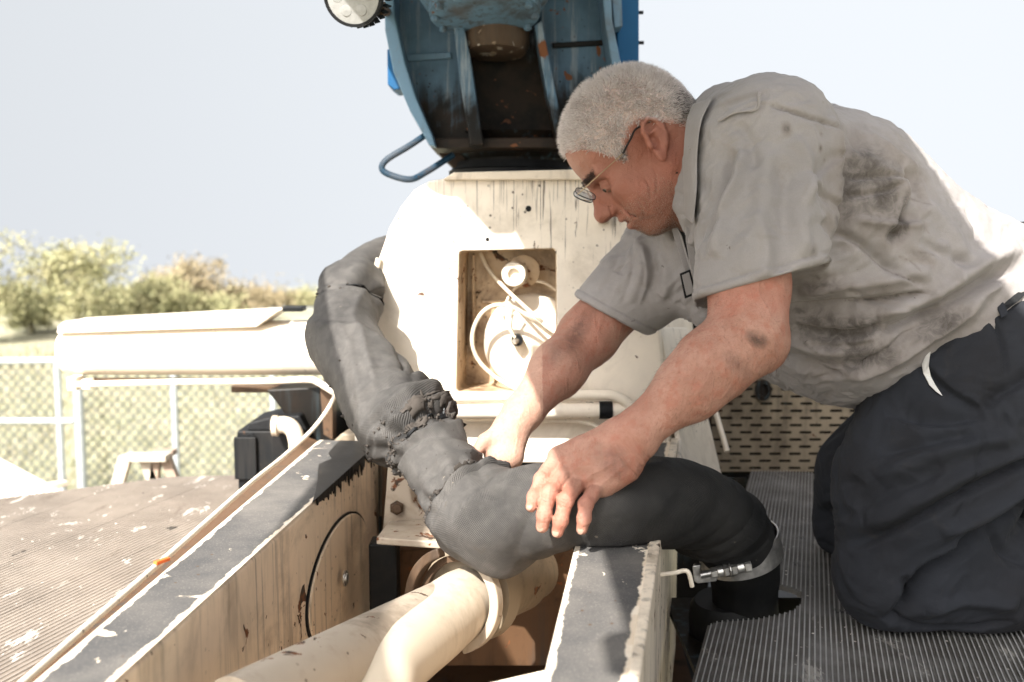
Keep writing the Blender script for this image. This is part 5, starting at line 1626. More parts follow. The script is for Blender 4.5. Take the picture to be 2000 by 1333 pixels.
# tendons on the back of the near hand
for i in range(4):
    pts = np.array([[q[0], q[2]] for q in (wr[i] * .7 + MC[i] * .3, MC[i])])
    d, _, fr = poly_dist(bv[:, [0, 2]], pts)
    disp += np.where(bv[:, 1] < 1.31, .0013 * np.exp(-(d / .004) ** 2), 0) * (bv[:, 0] < P(1215, 870, 1.3)[0]) * (bv[:, 2] < P(1100, 850, 1.3)[2])
disp += np.where(inhead, .0007, .0005) * fbm(bv * 60, 2, 3)
bv = bv + bn * disp[:, None]
bn = normals(bv, bf)
me = np_mesh('body', bv - np.array(root.location), bf)
pxy = lambda x, y, Y: P(x, y, Y)[[0, 2]]
def blob(v, x, y, rx, Y):
    q = (v[:, [0, 2]] - pxy(x, y, Y)) / (rx * Y / FPX)
    return np.exp(-(q * q).sum(1))
red = np.zeros(len(bv))
for (x, y, r_, a) in ((1172, 395, 22, .8), (1258, 290, 40, .9), (1230, 380, 60, .5), (1310, 320, 55, 1.0), (1190, 350, 30, .4), (1235, 418, 14, .9)):
    red = np.maximum(red, a * blob(bv, x, y, r_, 1.6) * (bv[:, 0] > .1) * (bv[:, 2] > 2.4))
for f in FG:
    for j in (1, 2):
        red = np.maximum(red, .6 * np.exp(-(np.linalg.norm(bv - f[j], axis=1) / .016) ** 2))
red = np.maximum(red, .35 * np.clip(fbm(bv * 14, 3, 21), 0, 1))
set_attr(me, 'red', red)
set_attr(me, 'tan', np.clip((.215 - np.linalg.norm(hc - [.02, -.02, 0], axis=1)) / .05, 0, 1) * .8 * (1 - .35 * blob(bv, 1120, 320, 30, 1.6)))  # ruddy tan, with the face's shade put into its darkness
set_attr(me, 'scalp', np.clip((hc[:, 1] - np.interp(hc[:, 0], HLF, HLU)) / .012, 0, 1) * (np.linalg.norm(hc - [0, .05, 0], axis=1) < .145))
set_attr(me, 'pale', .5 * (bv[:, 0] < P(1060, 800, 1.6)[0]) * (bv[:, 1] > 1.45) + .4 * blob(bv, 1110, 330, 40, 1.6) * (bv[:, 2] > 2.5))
sk = stains(bv, [(1458, 655, 26, 18, -30, .8), (1420, 700, 40, 20, -40, .35), (1190, 880, 40, 26, -30, .35), (1160, 690, 18, 60, -35, .45), (1100, 740, 20, 40, -35, .3)],
            [([(1052, 940), (1058, 944), (1066, 946)], .0010, .6), ([(1070, 957), (1076, 960), (1082, 959)], .0012, .55)], 1.34)
sk *= (bv[:, 2] < 2.42)
set_attr(me, 'stain', sk)
body = link_mesh('body', me, M['skin'], root, smooth=True)

def blobmesh(name, c, axes, r, mat, parent, n=12):
    """a small ellipsoid; rows of axes are its directions"""
    v, f = [], []
    for i in range(n + 1):
        t = math.pi * i / n
        for k in range(2 * n):
            q = math.pi * k / n
            l = np.array([math.sin(t) * math.cos(q) * r[0], math.sin(t) * math.sin(q) * r[1], math.cos(t) * r[2]])
            v.append(c + l @ axes)
    for i in range(n):
        for k in range(2 * n):
            k2 = (k + 1) % (2 * n)
            f.append((i * 2 * n + k, (i + 1) * 2 * n + k, (i + 1) * 2 * n + k2, i * 2 * n + k2))
    mb = MB(); mb.add(v, f)
    return mb.build(name, mat, parent, smooth=True, sharp=180)
for f, r, npx in zip(FG, FR, ((1034.5, 990), (1055.5, 1027), (1084.5, 1038), (1133.5, 1030))):
    d = unit(f[3] - f[2])
    n_ = unit(P(*npx, 1.25) - P(0.5 * (f[3][0] / f[3][1] * 0) + npx[0] + 4, npx[1] - 2, 1.262))
    n_ = unit(np.array([-.35, -.85, .25]) - d * np.dot([-.35, -.85, .25], d))
    t = np.cross(d, n_)
    blobmesh('fingernail', f[3] + n_ * (r[3] * .74) + d * .0002, np.stack([t, d, n_]), (r[3] * .62, .0058, .0022), M['nail'], root)
for s in (1, -1):
    e = blobmesh('eyeball', H(.0772, .0020, .031 * s), HM, (.0117, .0117, .0117), M['eye'], root)
    blobmesh('iris', H(.0866, .0005, .031 * s), HM, (.0036, .0052, .0052), M['iris'], e)

# ------------------------------------------------------------------ hair as single tapered strands
def hairline(h):
    return h[:, 1] - np.interp(h[:, 0], HLF, HLU)
tri_area = np.linalg.norm(np.cross(bv[bf[:, 2]] - bv[bf[:, 0]], bv[bf[:, 3]] - bv[bf[:, 1]]), axis=1) / 2
fc = bv[bf].mean(1); fh = to_head(fc)
def scatter(mask_w, count, seed):
    r_ = np.random.default_rng(seed)
    w = tri_area * mask_w; w = w / w.sum()
    i = r_.choice(len(bf), count, p=w)
    a, b = r_.random((2, count, 1))
    q = bv[bf[i]]
    p = (q[:, 0] * (1 - a) + q[:, 1] * a) * (1 - b) + (q[:, 3] * (1 - a) + q[:, 2] * a) * b
    fn = bn[bf[i]].mean(1)
    return p, fn / np.linalg.norm(fn, axis=1, keepdims=True), r_
def strands(name, p, n, d1, d2, ln, rad, mat, parent, segs=3):
    """tapered three-sided strands from p that leave along d1 and end along d2"""
    m = len(p)
    cr = np.cross(d1, np.array([.3, .5, .8])); cr /= np.linalg.norm(cr, axis=1, keepdims=True)
    cb = np.cross(d1, cr)
    V_, F_, T_ = [], [], []
    pos = p - n * .001
    for k in range(segs):
        t = k / segs
        rr = rad * (1 - .75 * t)
        for a in range(3):
            V_.append(pos + rr[:, None] * (math.cos(2.094 * a) * cr + math.sin(2.094 * a) * cb))
        d = d1 * (1 - (k + .5) / segs) + d2 * ((k + .5) / segs)
        d /= np.linalg.norm(d, axis=1, keepdims=True)
        pos = pos + d * (ln / segs)[:, None]
    V_.append(pos)
    v = np.stack(V_, 1).reshape(-1, 3); K = segs * 3 + 1
    base = np.arange(m) * K
    for k in range(segs - 1):
        for a in range(3):
            b = (a + 1) % 3
            F_.append(np.stack([base + k * 3 + a, base + k * 3 + b, base + k * 3 + 3 + b, base + k * 3 + 3 + a], 1))
    for a in range(3):
        b = (a + 1) % 3; k = segs - 1
        T_.append(np.stack([base + k * 3 + a, base + k * 3 + b, base + K - 1], 1))
    me = np_mesh(name, v - np.array(world_loc(parent)), np.concatenate(F_) if F_ else None, np.concatenate(T_))
    set_attr(me, 'tone', np.repeat(np.random.default_rng(m).random(m), K))
    return link_mesh(name, me, mat, parent, smooth=True)
hl = hairline(fh)
near_head = np.linalg.norm(fh - [0, .05, 0], axis=1) < .145
notear = (np.abs(fh[:, 2]) < .079) | (fh[:, 1] > .045)
thin = 1 - .6 * np.exp(-((fh[:, 0] + .03) / .03) ** 2 - ((fh[:, 1] - .125) / .03) ** 2 - (fh[:, 2] / .05) ** 2)
hm = np.clip((hl + .006 * fbm(fc * 120, 2, 71)) / .010 + .2, 0, 1) * near_head * notear * thin * (.55 + .45 * np.clip(hl / .03, 0, 1))
p, n, r_ = scatter(hm, 21000, 3)
h = to_head(p)
comb = -.55 * HU[None] * np.clip((.12 - h[:, 1:2]) / .1, 0, 1) + HF[None] * np.where(h[:, 0:1] > -.02, .55, -.1) 
jit = r_.normal(0, .13, p.shape) + .35 * np.stack([fbm(p * 45, 2, q) for q in (1, 2, 3)], 1)
d1 = n + .35 * comb + jit; d1 /= np.linalg.norm(d1, axis=1, keepdims=True)
d2 = n * .8 + .9 * comb + jit * 1.5; d2 /= np.linalg.norm(d2, axis=1, keepdims=True)
ln = np.interp(h[:, 1], [-.03, .02, .06, .13], [.005, .008, .011, .013]) * r_.uniform(.7, 1.2, len(p))
hair = strands('hair', p, n, d1, d2, ln, r_.uniform(.00042, .00070, len(p)), M['hair'], root)
# a few darker hairs at the nape and sideburn
w = np.exp(-((fh[:, 0] + .088) / .022) ** 2 - ((fh[:, 1] - .0) / .035) ** 2) + 1.2 * np.exp(-((fh[:, 0] - .030) / .010) ** 2 - ((fh[:, 1] - .018) / .012) ** 2)
p, n, r_ = scatter(w * hm, 2600, 5)
jit = r_.normal(0, .25, p.shape)
d1 = n * .8 - .5 * HU + jit; d1 /= np.linalg.norm(d1, axis=1, keepdims=True)
strands('hair', p, n, d1, d1, r_.uniform(.006, .010, len(p)), np.full(len(p), .0004), M['hair_dark'], root, 2)
w = np.exp(-((fh[:, 1] - .029) / .0045) ** 2) * (fh[:, 0] > .070) * (np.abs(fh[:, 2]) > .012) * (np.abs(fh[:, 2]) < .052)
p, n, r_ = scatter(w, 900, 6)
d1 = n * .6 + HS * np.sign(to_head(p)[:, 2:3]) * .8 + HU * .25 + r_.normal(0, .18, p.shape); d1 /= np.linalg.norm(d1, axis=1, keepdims=True)
strands('eyebrow', p, n, d1, d1, r_.uniform(.006, .010, len(p)), np.full(len(p), .0003), M['hair_dark'], root, 2)
w = np.clip((-.030 - fh[:, 1] + .25 * np.maximum(0, .03 - fh[:, 0])) / .02, 0, 1) * (np.linalg.norm(fh - [.04, -.06, 0], axis=1) < .075) * (fh[:, 0] > -.005) * ~((fh[:, 0] > .083) & (fh[:, 1] > -.080) & (np.abs(fh[:, 2]) < .020))
p, n, r_ = scatter(w + 1e-9, 13000, 8)
d1 = n * .7 - HU * .6 + r_.normal(0, .3, p.shape); d1 /= np.linalg.norm(d1, axis=1, keepdims=True)
strands('stubble', p, n, d1, d1, r_.uniform(.0018, .0042, len(p)), np.full(len(p), .00022), M['stubble'], root, 1)
arm = (fc[:, 1] < 1.40) & (fc[:, 0] > P(1235, 840, 1.3)[0]) & (fc[:, 2] < P(1450, 560, 1.36)[2])
p, n, r_ = scatter(arm.astype(float) + 1e-12, 2600, 9)
d1 = n * .45 + unit(EW - P(1452, 662, 1.335)) * .6 + np.array([0, 0, -.5]) + r_.normal(0, .35, p.shape); d1 /= np.linalg.norm(d1, axis=1, keepdims=True)
strands('arm_hair', p, n, d1, d1, r_.uniform(.006, .013, len(p)), np.full(len(p), .00013), M['arm_hair'], root, 2)

# ------------------------------------------------------------------ spectacles
sp = thing('eyeglasses', 'thin gold wire spectacles slid down the nose of the kneeling man', 'glasses', H(.10, .0, .0))
lx, ly = unit([.93, -.05, -.37]), unit([-.12, -.94, -.30])
for s in (1, -1):
    c = P(1143.5, 379, 1.56) + (0 if s == 1 else 1) * (HS * -.066)
    pts = [c + lx * .0165 * math.copysign(abs(math.cos(t)) ** .7, math.cos(t)) + ly * .0215 * math.copysign(abs(math.sin(t)) ** .7, math.sin(t)) for t in np.linspace(0, 2 * math.pi, 28, endpoint=False)]
    mb = MB(); mb.tube(pts + [pts[0]], .00075, 6, False)
    rim_ = mb.build('rim', M['black'], sp, smooth=True)
    mb = MB(); mb.prism([q for q in pts], np.cross(lx, ly) * .0012)
    mb.build('lens', M['glass'], rim_)
    hinge = c - lx * .012 + ly * s * .0215
    ear_ = H(-.006, .034, .0775 * s)
    mid = H(.035, .021, .079 * s)
    mb = MB(); mb.tube(smooth_path([hinge, hinge * .5 + mid * .5 + HS * s * .003, mid], 6), .0008, 6)
    mb.build('temple', M['gold'], sp, smooth=True)
    mb = MB(); mb.tube(smooth_path([mid, mid * .4 + ear_ * .6, ear_, H(-.030, .026, .073 * s)], 6), .0014, 8)
    mb.build('temple_tip', M['rubber'], sp, smooth=True)
mb = MB(); mb.tube(smooth_path([P(1143.5, 379, 1.56) - ly * .0215, H(.112, .004, 0), P(1143.5, 379, 1.56) - HS * .066 + ly * .0215], 5), .001, 6)
mb.build('bridge', M['gold'], sp, smooth=True)

# ------------------------------------------------------------------ shirt
S = Field()
S.add(s_chain([P(1405, 312, YT), P(1475, 372, YT), P(1590, 440, YT), P(1690, 548, YT), P(1800, 590, YT), P(1905, 610, YT), P(2060, 700, YT)],
              (.085, .158, .183, .190, .172, .146, .150), (.10, .190, .205, .200, .195, .185, .180)), .04)
S.add(s_ell(P(1640, 640, YT), (.125, .185, .115)), .05)                                        # the belly hangs
S.add(s_cone(P(1440, 260, 1.56), P(1500, 275, 1.48), .075, .095), .05)
S.add(s_cone(P(1494, 300, 1.475), P(1484, 600, 1.385), .098, .092), .03)                       # near sleeve
S.add(s_cone(P(1360, 420, 1.74), P(1325, 480, 1.775), .085, .085), .05)
S.add(s_cone(P(1325, 480, 1.775), P(1175, 626, 1.735), .088, .066), .03)                       # far sleeve
S.add(s_cone(P(1320, 520, 1.76), P(1265, 590, 1.75), .075, .048), .03)
S.add(s_cone(P(1352, 545, 1.70), P(1520, 610, 1.66), .060, .11), .04)
hp, hn = P(1490, 549, 1.385), unit(P(1602, 523, 1.385) - P(1380, 585, 1.385)); hn = unit(np.array([-hn[2], .12, hn[0]]))
hn = hn if hn[2] < 0 else -hn
def s_half(p0, n, c, r):
    p0 = np.asarray(p0, np.float32); n = np.asarray(n, np.float32)
    return (lambda p: (p - p0) @ n), np.asarray(c), r
def s_cut(p0, n, reg_c, reg_r):
    """what lies beyond a plane, within a ball"""
    p0 = np.asarray(p0, np.float32); n = np.asarray(n, np.float32); rc = np.asarray(reg_c, np.float32)
    return (lambda p: np.maximum(-((p - p0) @ n), np.linalg.norm(p - rc, axis=1) - reg_r)), rc, reg_r
S.add(s_cut(hp, hn, hp + hn * .13 + np.array([0, -.03, 0]), .17), .004, 's')
S.add(s_cone(P(1488, 490, 1.40), P(1484, 640, 1.38), .050, .088), .008, 's')                   # hollow of the sleeve
fp = P(1190, 614, 1.755); fn_ = unit(P(1135, 588, 1.75) - P(1240, 645, 1.75)); fn_ = unit(np.array([-fn_[2], 0, fn_[0]])); fn_ = fn_ if fn_[0] < 0 else -fn_
S.add(s_cut(fp, fn_, fp + fn_ * .07, .125), .004, 's')
S.add(s_cone(P(1220, 583, 1.745), P(1160, 645, 1.728), .038, .057), .006, 's')
# room for the head and neck, then the collar
S.add(s_cone(H(-.03, .0), P(1372, 330, YT), .085, .074), .012, 's')
S.add(s_cone(H(.06, -.08), P(1352, 470, 1.60), .05, .042), .012, 's')
def collar_f(p):
    cx = P(1362, 318, YT)
    x = p[:, 0] - cx[0]
    zc = cx[2] - .42 * x
    q = np.sqrt(((p[:, 2] - zc) / (.092 + .25 * x)) ** 2 + ((p[:, 1] - YT) / (.083 + .35 * x)) ** 2)
    d = np.abs((q - 1) * .085) - .0028
    d = np.maximum(d, np.abs(x + .004) - .022 - .004 * np.sin(p[:, 2] * 60))
    return d * .9
S.add((collar_f, P(1362, 318, YT), .13), .010)

sv, sf = surface(S, (.10, 1.24, 2.20), (.86, 1.93, 2.82), .0032)
sn = normals(sv, sf)
YS = 1.46
SF = [
    ([(1398, 238), (1440, 216), (1478, 211), (1482, 176)], .0025, .0016),
    ([(1478, 217), (1530, 235), (1590, 250), (1622, 264)], .0030, -.0040),
    ([(1618, 212), (1627, 262), (1622, 310), (1616, 400), (1606, 455), (1604, 520)], .0070, -.0075, 1),
    ([(1606, 235), (1612, 290), (1604, 380), (1592, 450), (1590, 520)], .0110, .0050),
    ([(1429, 301), (1410, 365), (1388, 418), (1369, 504)], .0075, .0075),
    ([(1412, 300), (1395, 360), (1375, 410), (1358, 470)], .0070, -.0060),
    ([(1470, 290), (1456, 380), (1430, 460), (1405, 530)], .0130, .0050),
    ([(1500, 330), (1490, 420), (1476, 510), (1470, 560)], .0140, -.0045),
    ([(1548, 360), (1582, 336), (1615, 307)], .0060, -.0050, 1),
    ([(1548, 362), (1575, 385), (1612, 408)], .0060, -.0045, -1),
    ([(1540, 350), (1520, 420), (1515, 500)], .0120, .0060),
    ([(1570, 430), (1590, 470), (1596, 510)], .0060, -.0060),
    ([(1606, 453), (1664, 484), (1714, 526), (1784, 556)], .0040, -.0060, 1),
    ([(1536, 602), (1648, 588), (1714, 579), (1800, 568)], .0060, -.0095, -1),
    ([(1560, 570), (1650, 555), (1720, 545), (1800, 530)], .0100, .0070),
    ([(1700, 618), (1780, 590), (1854, 550), (1916, 515), (2000, 490)], .0140, .0130),
    ([(1690, 655), (1780, 622), (1870, 575), (1940, 540), (2000, 520)], .0100, -.0120, 1),
    ([(1640, 745), (1685, 728), (1737, 702), (1800, 657), (1845, 628), (1902, 580)], .0080, .0080),
    ([(1660, 720), (1720, 680), (1780, 640), (1830, 605)], .0080, -.0080, 1),
    ([(1540, 660), (1600, 690), (1680, 690), (1750, 650)], .0100, .0060),
    ([(1520, 690), (1590, 720), (1650, 740)], .0080, -.0060),
    ([(1560, 640), (1640, 650), (1710, 630)], .0070, -.0060, -1),
    ([(1640, 300), (1700, 330), (1760, 370), (1790, 430)], .0120, .0050),
    ([(1765, 330), (1768, 380), (1750, 420), (1710, 470)], .0070, -.0080, 1),
    ([(1800, 400), (1850, 450), (1880, 510)], .0120, .0050),
    ([(1640, 385), (1700, 378), (1760, 360)], .0040, -.0040),
    ([(1640, 350), (1700, 348), (1770, 350)], .0040, -.0040),
    ([(1650, 430), (1720, 440), (1790, 440)], .0060, .0050),
    ([(1780, 470), (1840, 500), (1890, 520)], .0080, -.0050),
    ([(1900, 410), (1912, 440), (1910, 470)], .0040, -.0060),
    ([(1260, 450), (1250, 520), (1215, 580)], .0080, -.0035),
    ([(1290, 460), (1290, 540), (1262, 610)], .0090, .0045),
    ([(1310, 470), (1318, 540), (1300, 610)], .0070, -.0035),
    ([(1230, 480), (1200, 540), (1165, 580)], .0070, .0040),
    ([(1330, 500), (1345, 560), (1335, 610)], .0070, .0030),
    ([(1640, 560), (1700, 590), (1770, 600)], .0040, -.0030), ([(1820, 470), (1850, 520), (1850, 560)], .0060, .0035),
    ([(1700, 250), (1750, 300), (1800, 330)], .0070, .0030), ([(1660, 240), (1668, 300), (1660, 360)], .0060, -.0030),
    ([(1560, 700), (1640, 720), (1700, 700)], .0050, -.0035, 1), ([(1580, 670), (1660, 668), (1730, 640)], .0045, .0035),
    ([(1820, 590), (1870, 560), (1920, 530)], .0050, -.0040, 1), ([(1860, 600), (1900, 575), (1940, 555)], .0050, .0035),
    ([(1440, 420), (1450, 480), (1440, 540)], .0080, .0035), ([(1520, 280), (1540, 330), (1535, 400)], .0090, .0035),
    ([(1420, 250), (1440, 290), (1440, 340)], .0080, -.0030), ([(1560, 520), (1580, 500), (1600, 470)], .0050, -.0040),
    ([(1250, 470), (1235, 520), (1200, 590)], .0040, -.0020), ([(1275, 460), (1272, 540), (1245, 615)], .0040, -.0020), ([(1300, 480), (1305, 550), (1285, 615)], .0040, .0035),
]
disp = 2.0 * folds(sv, sn, SF, YS)
# loose, drawn cloth: ridged noise stretched along the folds
qv = sv @ np.array([[.82, 0, .57], [0, 1, 0], [-.57, 0, .82]]).T
wv = fbm(sv * 9, 2, 31)[:, None] * .35
rg = 1 - np.abs(fbm(qv * [9, 14, 34] + wv * 4, 3, 41))
hd = -((sv - hp) @ hn); fd = -((sv - fp) @ fn_)
in_slv = ((sv[:, 1] < 1.50) & (sv[:, 0] < P(1612, 500, 1.4)[0]) & (hd < .05)) | ((sv[:, 1] > 1.66) & (fd < .07) & (sv[:, 0] < P(1330, 600, 1.75)[0]))
calm = np.where(in_slv, .15, 1.0)
disp *= np.where((sv[:, 1] > 1.66) & in_slv, .5, 1)
disp += calm * .0060 * (rg - .6) * np.clip(1.2 - np.abs(sv[:, 2] - 2.32) * 2, .35, 1)
disp += calm * (.0022 * fbm(sv * 20, 3, 51) + .0008 * fbm(sv * 90, 2, 61))
# the turned hem of the sleeve and its stitching
hd = -((sv - hp) @ hn)
near_slv = (sv[:, 1] < 1.50) & (sv[:, 0] < P(1612, 500, 1.4)[0]) & (hd < .03) & (hd > -.01)
disp += near_slv * (.0016 * (hd < .0125) - .0022 * np.exp(-((hd - .0130) / .0012) ** 2))
fd = -((sv - fp) @ fn_)
far_slv = (sv[:, 1] > 1.66) & (fd < .03) & (fd > -.01) & (sv[:, 0] < P(1330, 600, 1.75)[0])
disp += far_slv * (.0016 * (fd < .013) - .0022 * np.exp(-((fd - .0135) / .0012) ** 2))
keep = np.clip((np.abs(hd) - .001) / .004, 0, 1) * (sv[:, 1] < 1.5) + (sv[:, 1] >= 1.5)
disp *= np.where(near_slv, keep, 1)
sv = sv + sn * disp[:, None]
sn = normals(sv, sf)
me = np_mesh('shirt', sv - np.array(root.location), sf)
BL = [(1690, 370, 105, 120, -20, .68), (1735, 445, 30, 50, -50, .74), (1752, 395, 14, 62, -20, .7), (1660, 330, 26, 50, 0, .35), (1505, 266, 10, 14, 0, .6), (1618, 330, 12, 80, 0, .45),
      (1606, 440, 12, 30, 20, .6), (1538, 488, 10, 14, -20, .6), (1590, 505, 14, 12, 0, .5), (1400, 190, 18, 6, 20, .4), (1440, 200, 40, 6, 15, .35), (1570, 300, 5, 8, 0, .6), (1582, 320, 4, 5, 0, .6), (1575, 272, 4, 4, 0, .5),
      (1620, 640, 120, 50, -10, .55), (1570, 610, 50, 18, 5, .5), (1680, 700, 100, 40, 20, .55), (1800, 640, 90, 26, 28, .45), (1700, 560, 60, 20, -20, .25), (1600, 560, 70, 34, 0, .5), (1780, 500, 34, 14, -25, .4), (1690, 170, 6, 3, 0, .6), (1590, 208, 5, 3, 0, .7)]
LN = [([(1640, 355), (1700, 352), (1770, 350)], 0.0020, 0.46), ([(1640, 387), (1690, 381), (1730, 378)], 0.0020, 0.46), ([(1770, 372), (1795, 376)], 0.0027, 0.50), ([(1762, 386), (1790, 396), (1815, 401)], 0.0022, 0.50),
      ([(1765, 430), (1785, 440), (1800, 455)], 0.0051, 0.43), ([(1750, 492), (1780, 492), (1812, 500)], 0.0031, 0.43), ([(1735, 500), (1760, 510), (1775, 530)], 0.0024, 0.37), ([(1606, 453), (1664, 484), (1714, 526), (1784, 556)], 0.0017, 0.43),
      ([(1648, 588), (1714, 582), (1770, 570), (1802, 573)], 0.0034, 0.46), ([(1478, 217), (1530, 235), (1590, 250), (1620, 262)], 0.0017, 0.37), ([(1655, 270), (1660, 285), (1658, 300)], 0.0034, 0.31), ([(1675, 290), (1677, 310), (1674, 318)], 0.0037, 0.43),
      ([(1730, 305), (1735, 340), (1728, 370)], 0.0037, 0.40), ([(1382, 572), (1440, 553), (1500, 540), (1560, 530), (1600, 524)], 0.0012, 0.34), ([(1640, 610), (1700, 640), (1760, 625)], 0.0024, 0.25), ([(1690, 330), (1700, 380), (1690, 430)], .004, .35), ([(1720, 310), (1722, 360), (1712, 410)], .003, .4), ([(1640, 300), (1650, 360), (1640, 430)], .004, .35), ([(1600, 600), (1660, 640), (1700, 690)], .003, .35), ([(1640, 610), (1690, 650), (1720, 700)], .002, .4), ([(1560, 650), (1600, 690), (1650, 720)], .003, .35), ([(1830, 640), (1800, 665), (1760, 690)], .003, .35), ([(1700, 283), (1712, 284), (1720, 283)], 0.0020, 0.43)]  # lines that follow folds paint crease shade, the others are grease
st = stains(sv, BL, LN, YS) * np.clip(-sn[:, 1] * 2 + .3, 0, 1)
st = np.clip(st + (.10 + .34 * np.clip(fbm(sv * [9, 6, 14], 4, 77) + .25, 0, 1)) * np.clip((2.50 - sv[:, 2]) / .12, 0, 1), 0, 1)
set_attr(me, 'stain', st)
shirt = link_mesh('shirt', me, M['shirt'], root, smooth=True)
# the open front: a dark sheet painted as the shade inside, plackets, name patch and pen
def strip(name, pts, mat, parent, th=.0022, wob=0.0):
    mb = MB(); mb.prism([np.asarray(q) for q in pts], np.array([0, th, 0]))
    return mb.build(name, mat, parent, bevel=.0006)
SS = (sv, sf, sn)
def drape(name, inner_px, outer_px, mat, lift0=.004, lift1=.009, guess=1.5):
    """a folded cloth band laid over the shirt: rows run from the inner to the outer edge"""
    n = 24; m = 6
    a = smooth_path([np.array([x, y, 0.]) for x, y in inner_px], 8); b = smooth_path([np.array([x, y, 0.]) for x, y in outer_px], 8)
    pick = lambda q, t: q[0] * 0 + np.array([np.interp(t * (len(q) - 1), np.arange(len(q)), [r[k] for r in q]) for k in range(2)] + [0])
    G_ = np.zeros((n, m, 3))
    for i in range(n):
        A, E = pick(a, i / (n - 1)), pick(b, i / (n - 1))
        for j in range(m):
            q = A + (E - A) * j / (m - 1)
            G_[i, j] = on_front(sv, sf, sn, q[0], q[1], guess)
    Yv = G_[:, :, 1].copy()
    for _ in range(6):                                     # the band bridges small hollows of the cloth beneath
        P_ = np.pad(Yv, 1, 'edge'); S_ = (P_[:-2, 1:-1] + P_[2:, 1:-1] + P_[1:-1, :-2] + P_[1:-1, 2:]) / 4
        Yv = np.minimum(S_, G_[:, :, 1])
    v, f = [], []
    for i in range(n):
        A, E = pick(a, i / (n - 1)), pick(b, i / (n - 1))
        for j in range(m):
            q = A + (E - A) * j / (m - 1)
            lf = lift0 + (lift1 - lift0) * math.sin(math.pi * .5 * j / (m - 1)) + .0015 * math.sin(i * .9 + j)
            v.append(P(q[0], q[1], Yv[i, j] - lf))
    for i in range(n - 1):
        for j in range(m - 1): f.append((i * m + j, i * m + j + 1, (i + 1) * m + j + 1, (i + 1) * m + j))
    o = MB().add(v, f).build(name, mat, root, smooth=True)
    md = o.modifiers.new('thick', 'SOLIDIFY'); md.thickness = .0022; md.offset = 0
    sd_ = o.modifiers.new('soft', 'SUBSURF'); sd_.levels = sd_.render_levels = 1
    return o
def on_front(v, F, n, px, py, guess):
    d = ray(px, py); d = d / np.linalg.norm(d)
    w = v - EYE; t = w @ d
    q = np.linalg.norm(w - t[:, None] * d, axis=1)
    m = (q < .006) & (n @ d < 0)
    if not m.any(): return P(px, py, guess)
    i = np.flatnonzero(m)[np.argmin(t[m])]
    return EYE + d * t[i]
drape('collar', [(1352, 204), (1340, 240), (1335, 300), (1335, 360), (1338, 425)], [(1392, 190), (1370, 238), (1362, 300), (1361, 365), (1354, 440)], M['shirt'])
drape('shoulder_seam', [(1400, 232), (1436, 214), (1474, 209), (1481, 178)], [(1402, 239), (1440, 221), (1480, 215), (1487, 180)], M['shirt'], .001, .0025)
drape('pocket', [(1512, 640), (1540, 628), (1575, 622)], [(1520, 668), (1548, 660), (1580, 655)], M['shirt'], .0005, .002) if False else None
strip('placket', [P(1312, 448, 1.60), P(1322, 442, 1.60), P(1332, 462, 1.59), P(1346, 510, 1.59), P(1358, 560, 1.59), P(1372, 604, 1.59), P(1362, 604, 1.59), P(1346, 560, 1.59), P(1330, 505, 1.60)], M['shirt'], root, .004)
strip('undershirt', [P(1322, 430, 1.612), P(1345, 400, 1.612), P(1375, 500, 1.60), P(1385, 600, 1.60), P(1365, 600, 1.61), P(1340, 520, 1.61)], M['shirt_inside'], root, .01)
strip('placket', [P(1340, 420, 1.545), P(1349, 430, 1.545), P(1354, 480, 1.545), P(1368, 540, 1.545), P(1378, 600, 1.545), P(1371, 600, 1.545), P(1350, 530, 1.545), P(1340, 470, 1.545)], M['shirt'], root, .004)
strip('name_patch', [P(1328, 535, 1.588), P(1348, 527, 1.588), P(1360, 575, 1.588), P(1338, 584, 1.588)], M['rubber'], root, .004)
strip('name_patch', [P(1332, 538, 1.5865), P(1346, 532, 1.5865), P(1356, 572, 1.5865), P(1341, 578, 1.5865)], M['shirt'], root, .002)

# ------------------------------------------------------------------ trousers
T = Field()
T.add(s_chain([P(1892, 642, YT), P(1980, 672, YT), P(2120, 760, YT)], (.152, .198, .205), (.200, .212, .205)), .05)
T.add(s_chain([P(1760, 745, YT), P(1890, 700, YT)], (.085, .150), (.16, .19)), .05)
T.add(s_cone(P(1900, 790, 1.52), P(1800, 950, 1.49), .150, .125), .05)                          # near thigh
T.add(s_cone(P(1800, 950, 1.49), P(1741, 1115, 1.475), .122, .085), .04)
T.add(s_cone(P(1752, 1120, 1.478), P(1900, 1130, 1.49), .083, .086), .035)
T.add(s_cone(P(1900, 1125, 1.49), P(2250, 1110, 1.56), .086, .080), .03)
T.add(s_cone(P(1850, 830, 1.76), P(1720, 940, 1.82), .14, .112), .05)                          # far thigh
T.add(s_cone(P(1720, 940, 1.82), P(1682, 1022, 1.83), .108, .085), .04)
T.add(s_cone(P(1690, 1025, 1.83), P(2100, 1030, 1.86), .080, .08), .03)
dz = 1.916
T.add(s_half((0, 0, dz), (0, 0, -1), (0, 0, dz), 9), .012, 'i')
tv, tf = surface(T, (.40, 1.24, 1.88), (1.06, 2.02, 2.50), .0036)
tn = normals(tv, tf)
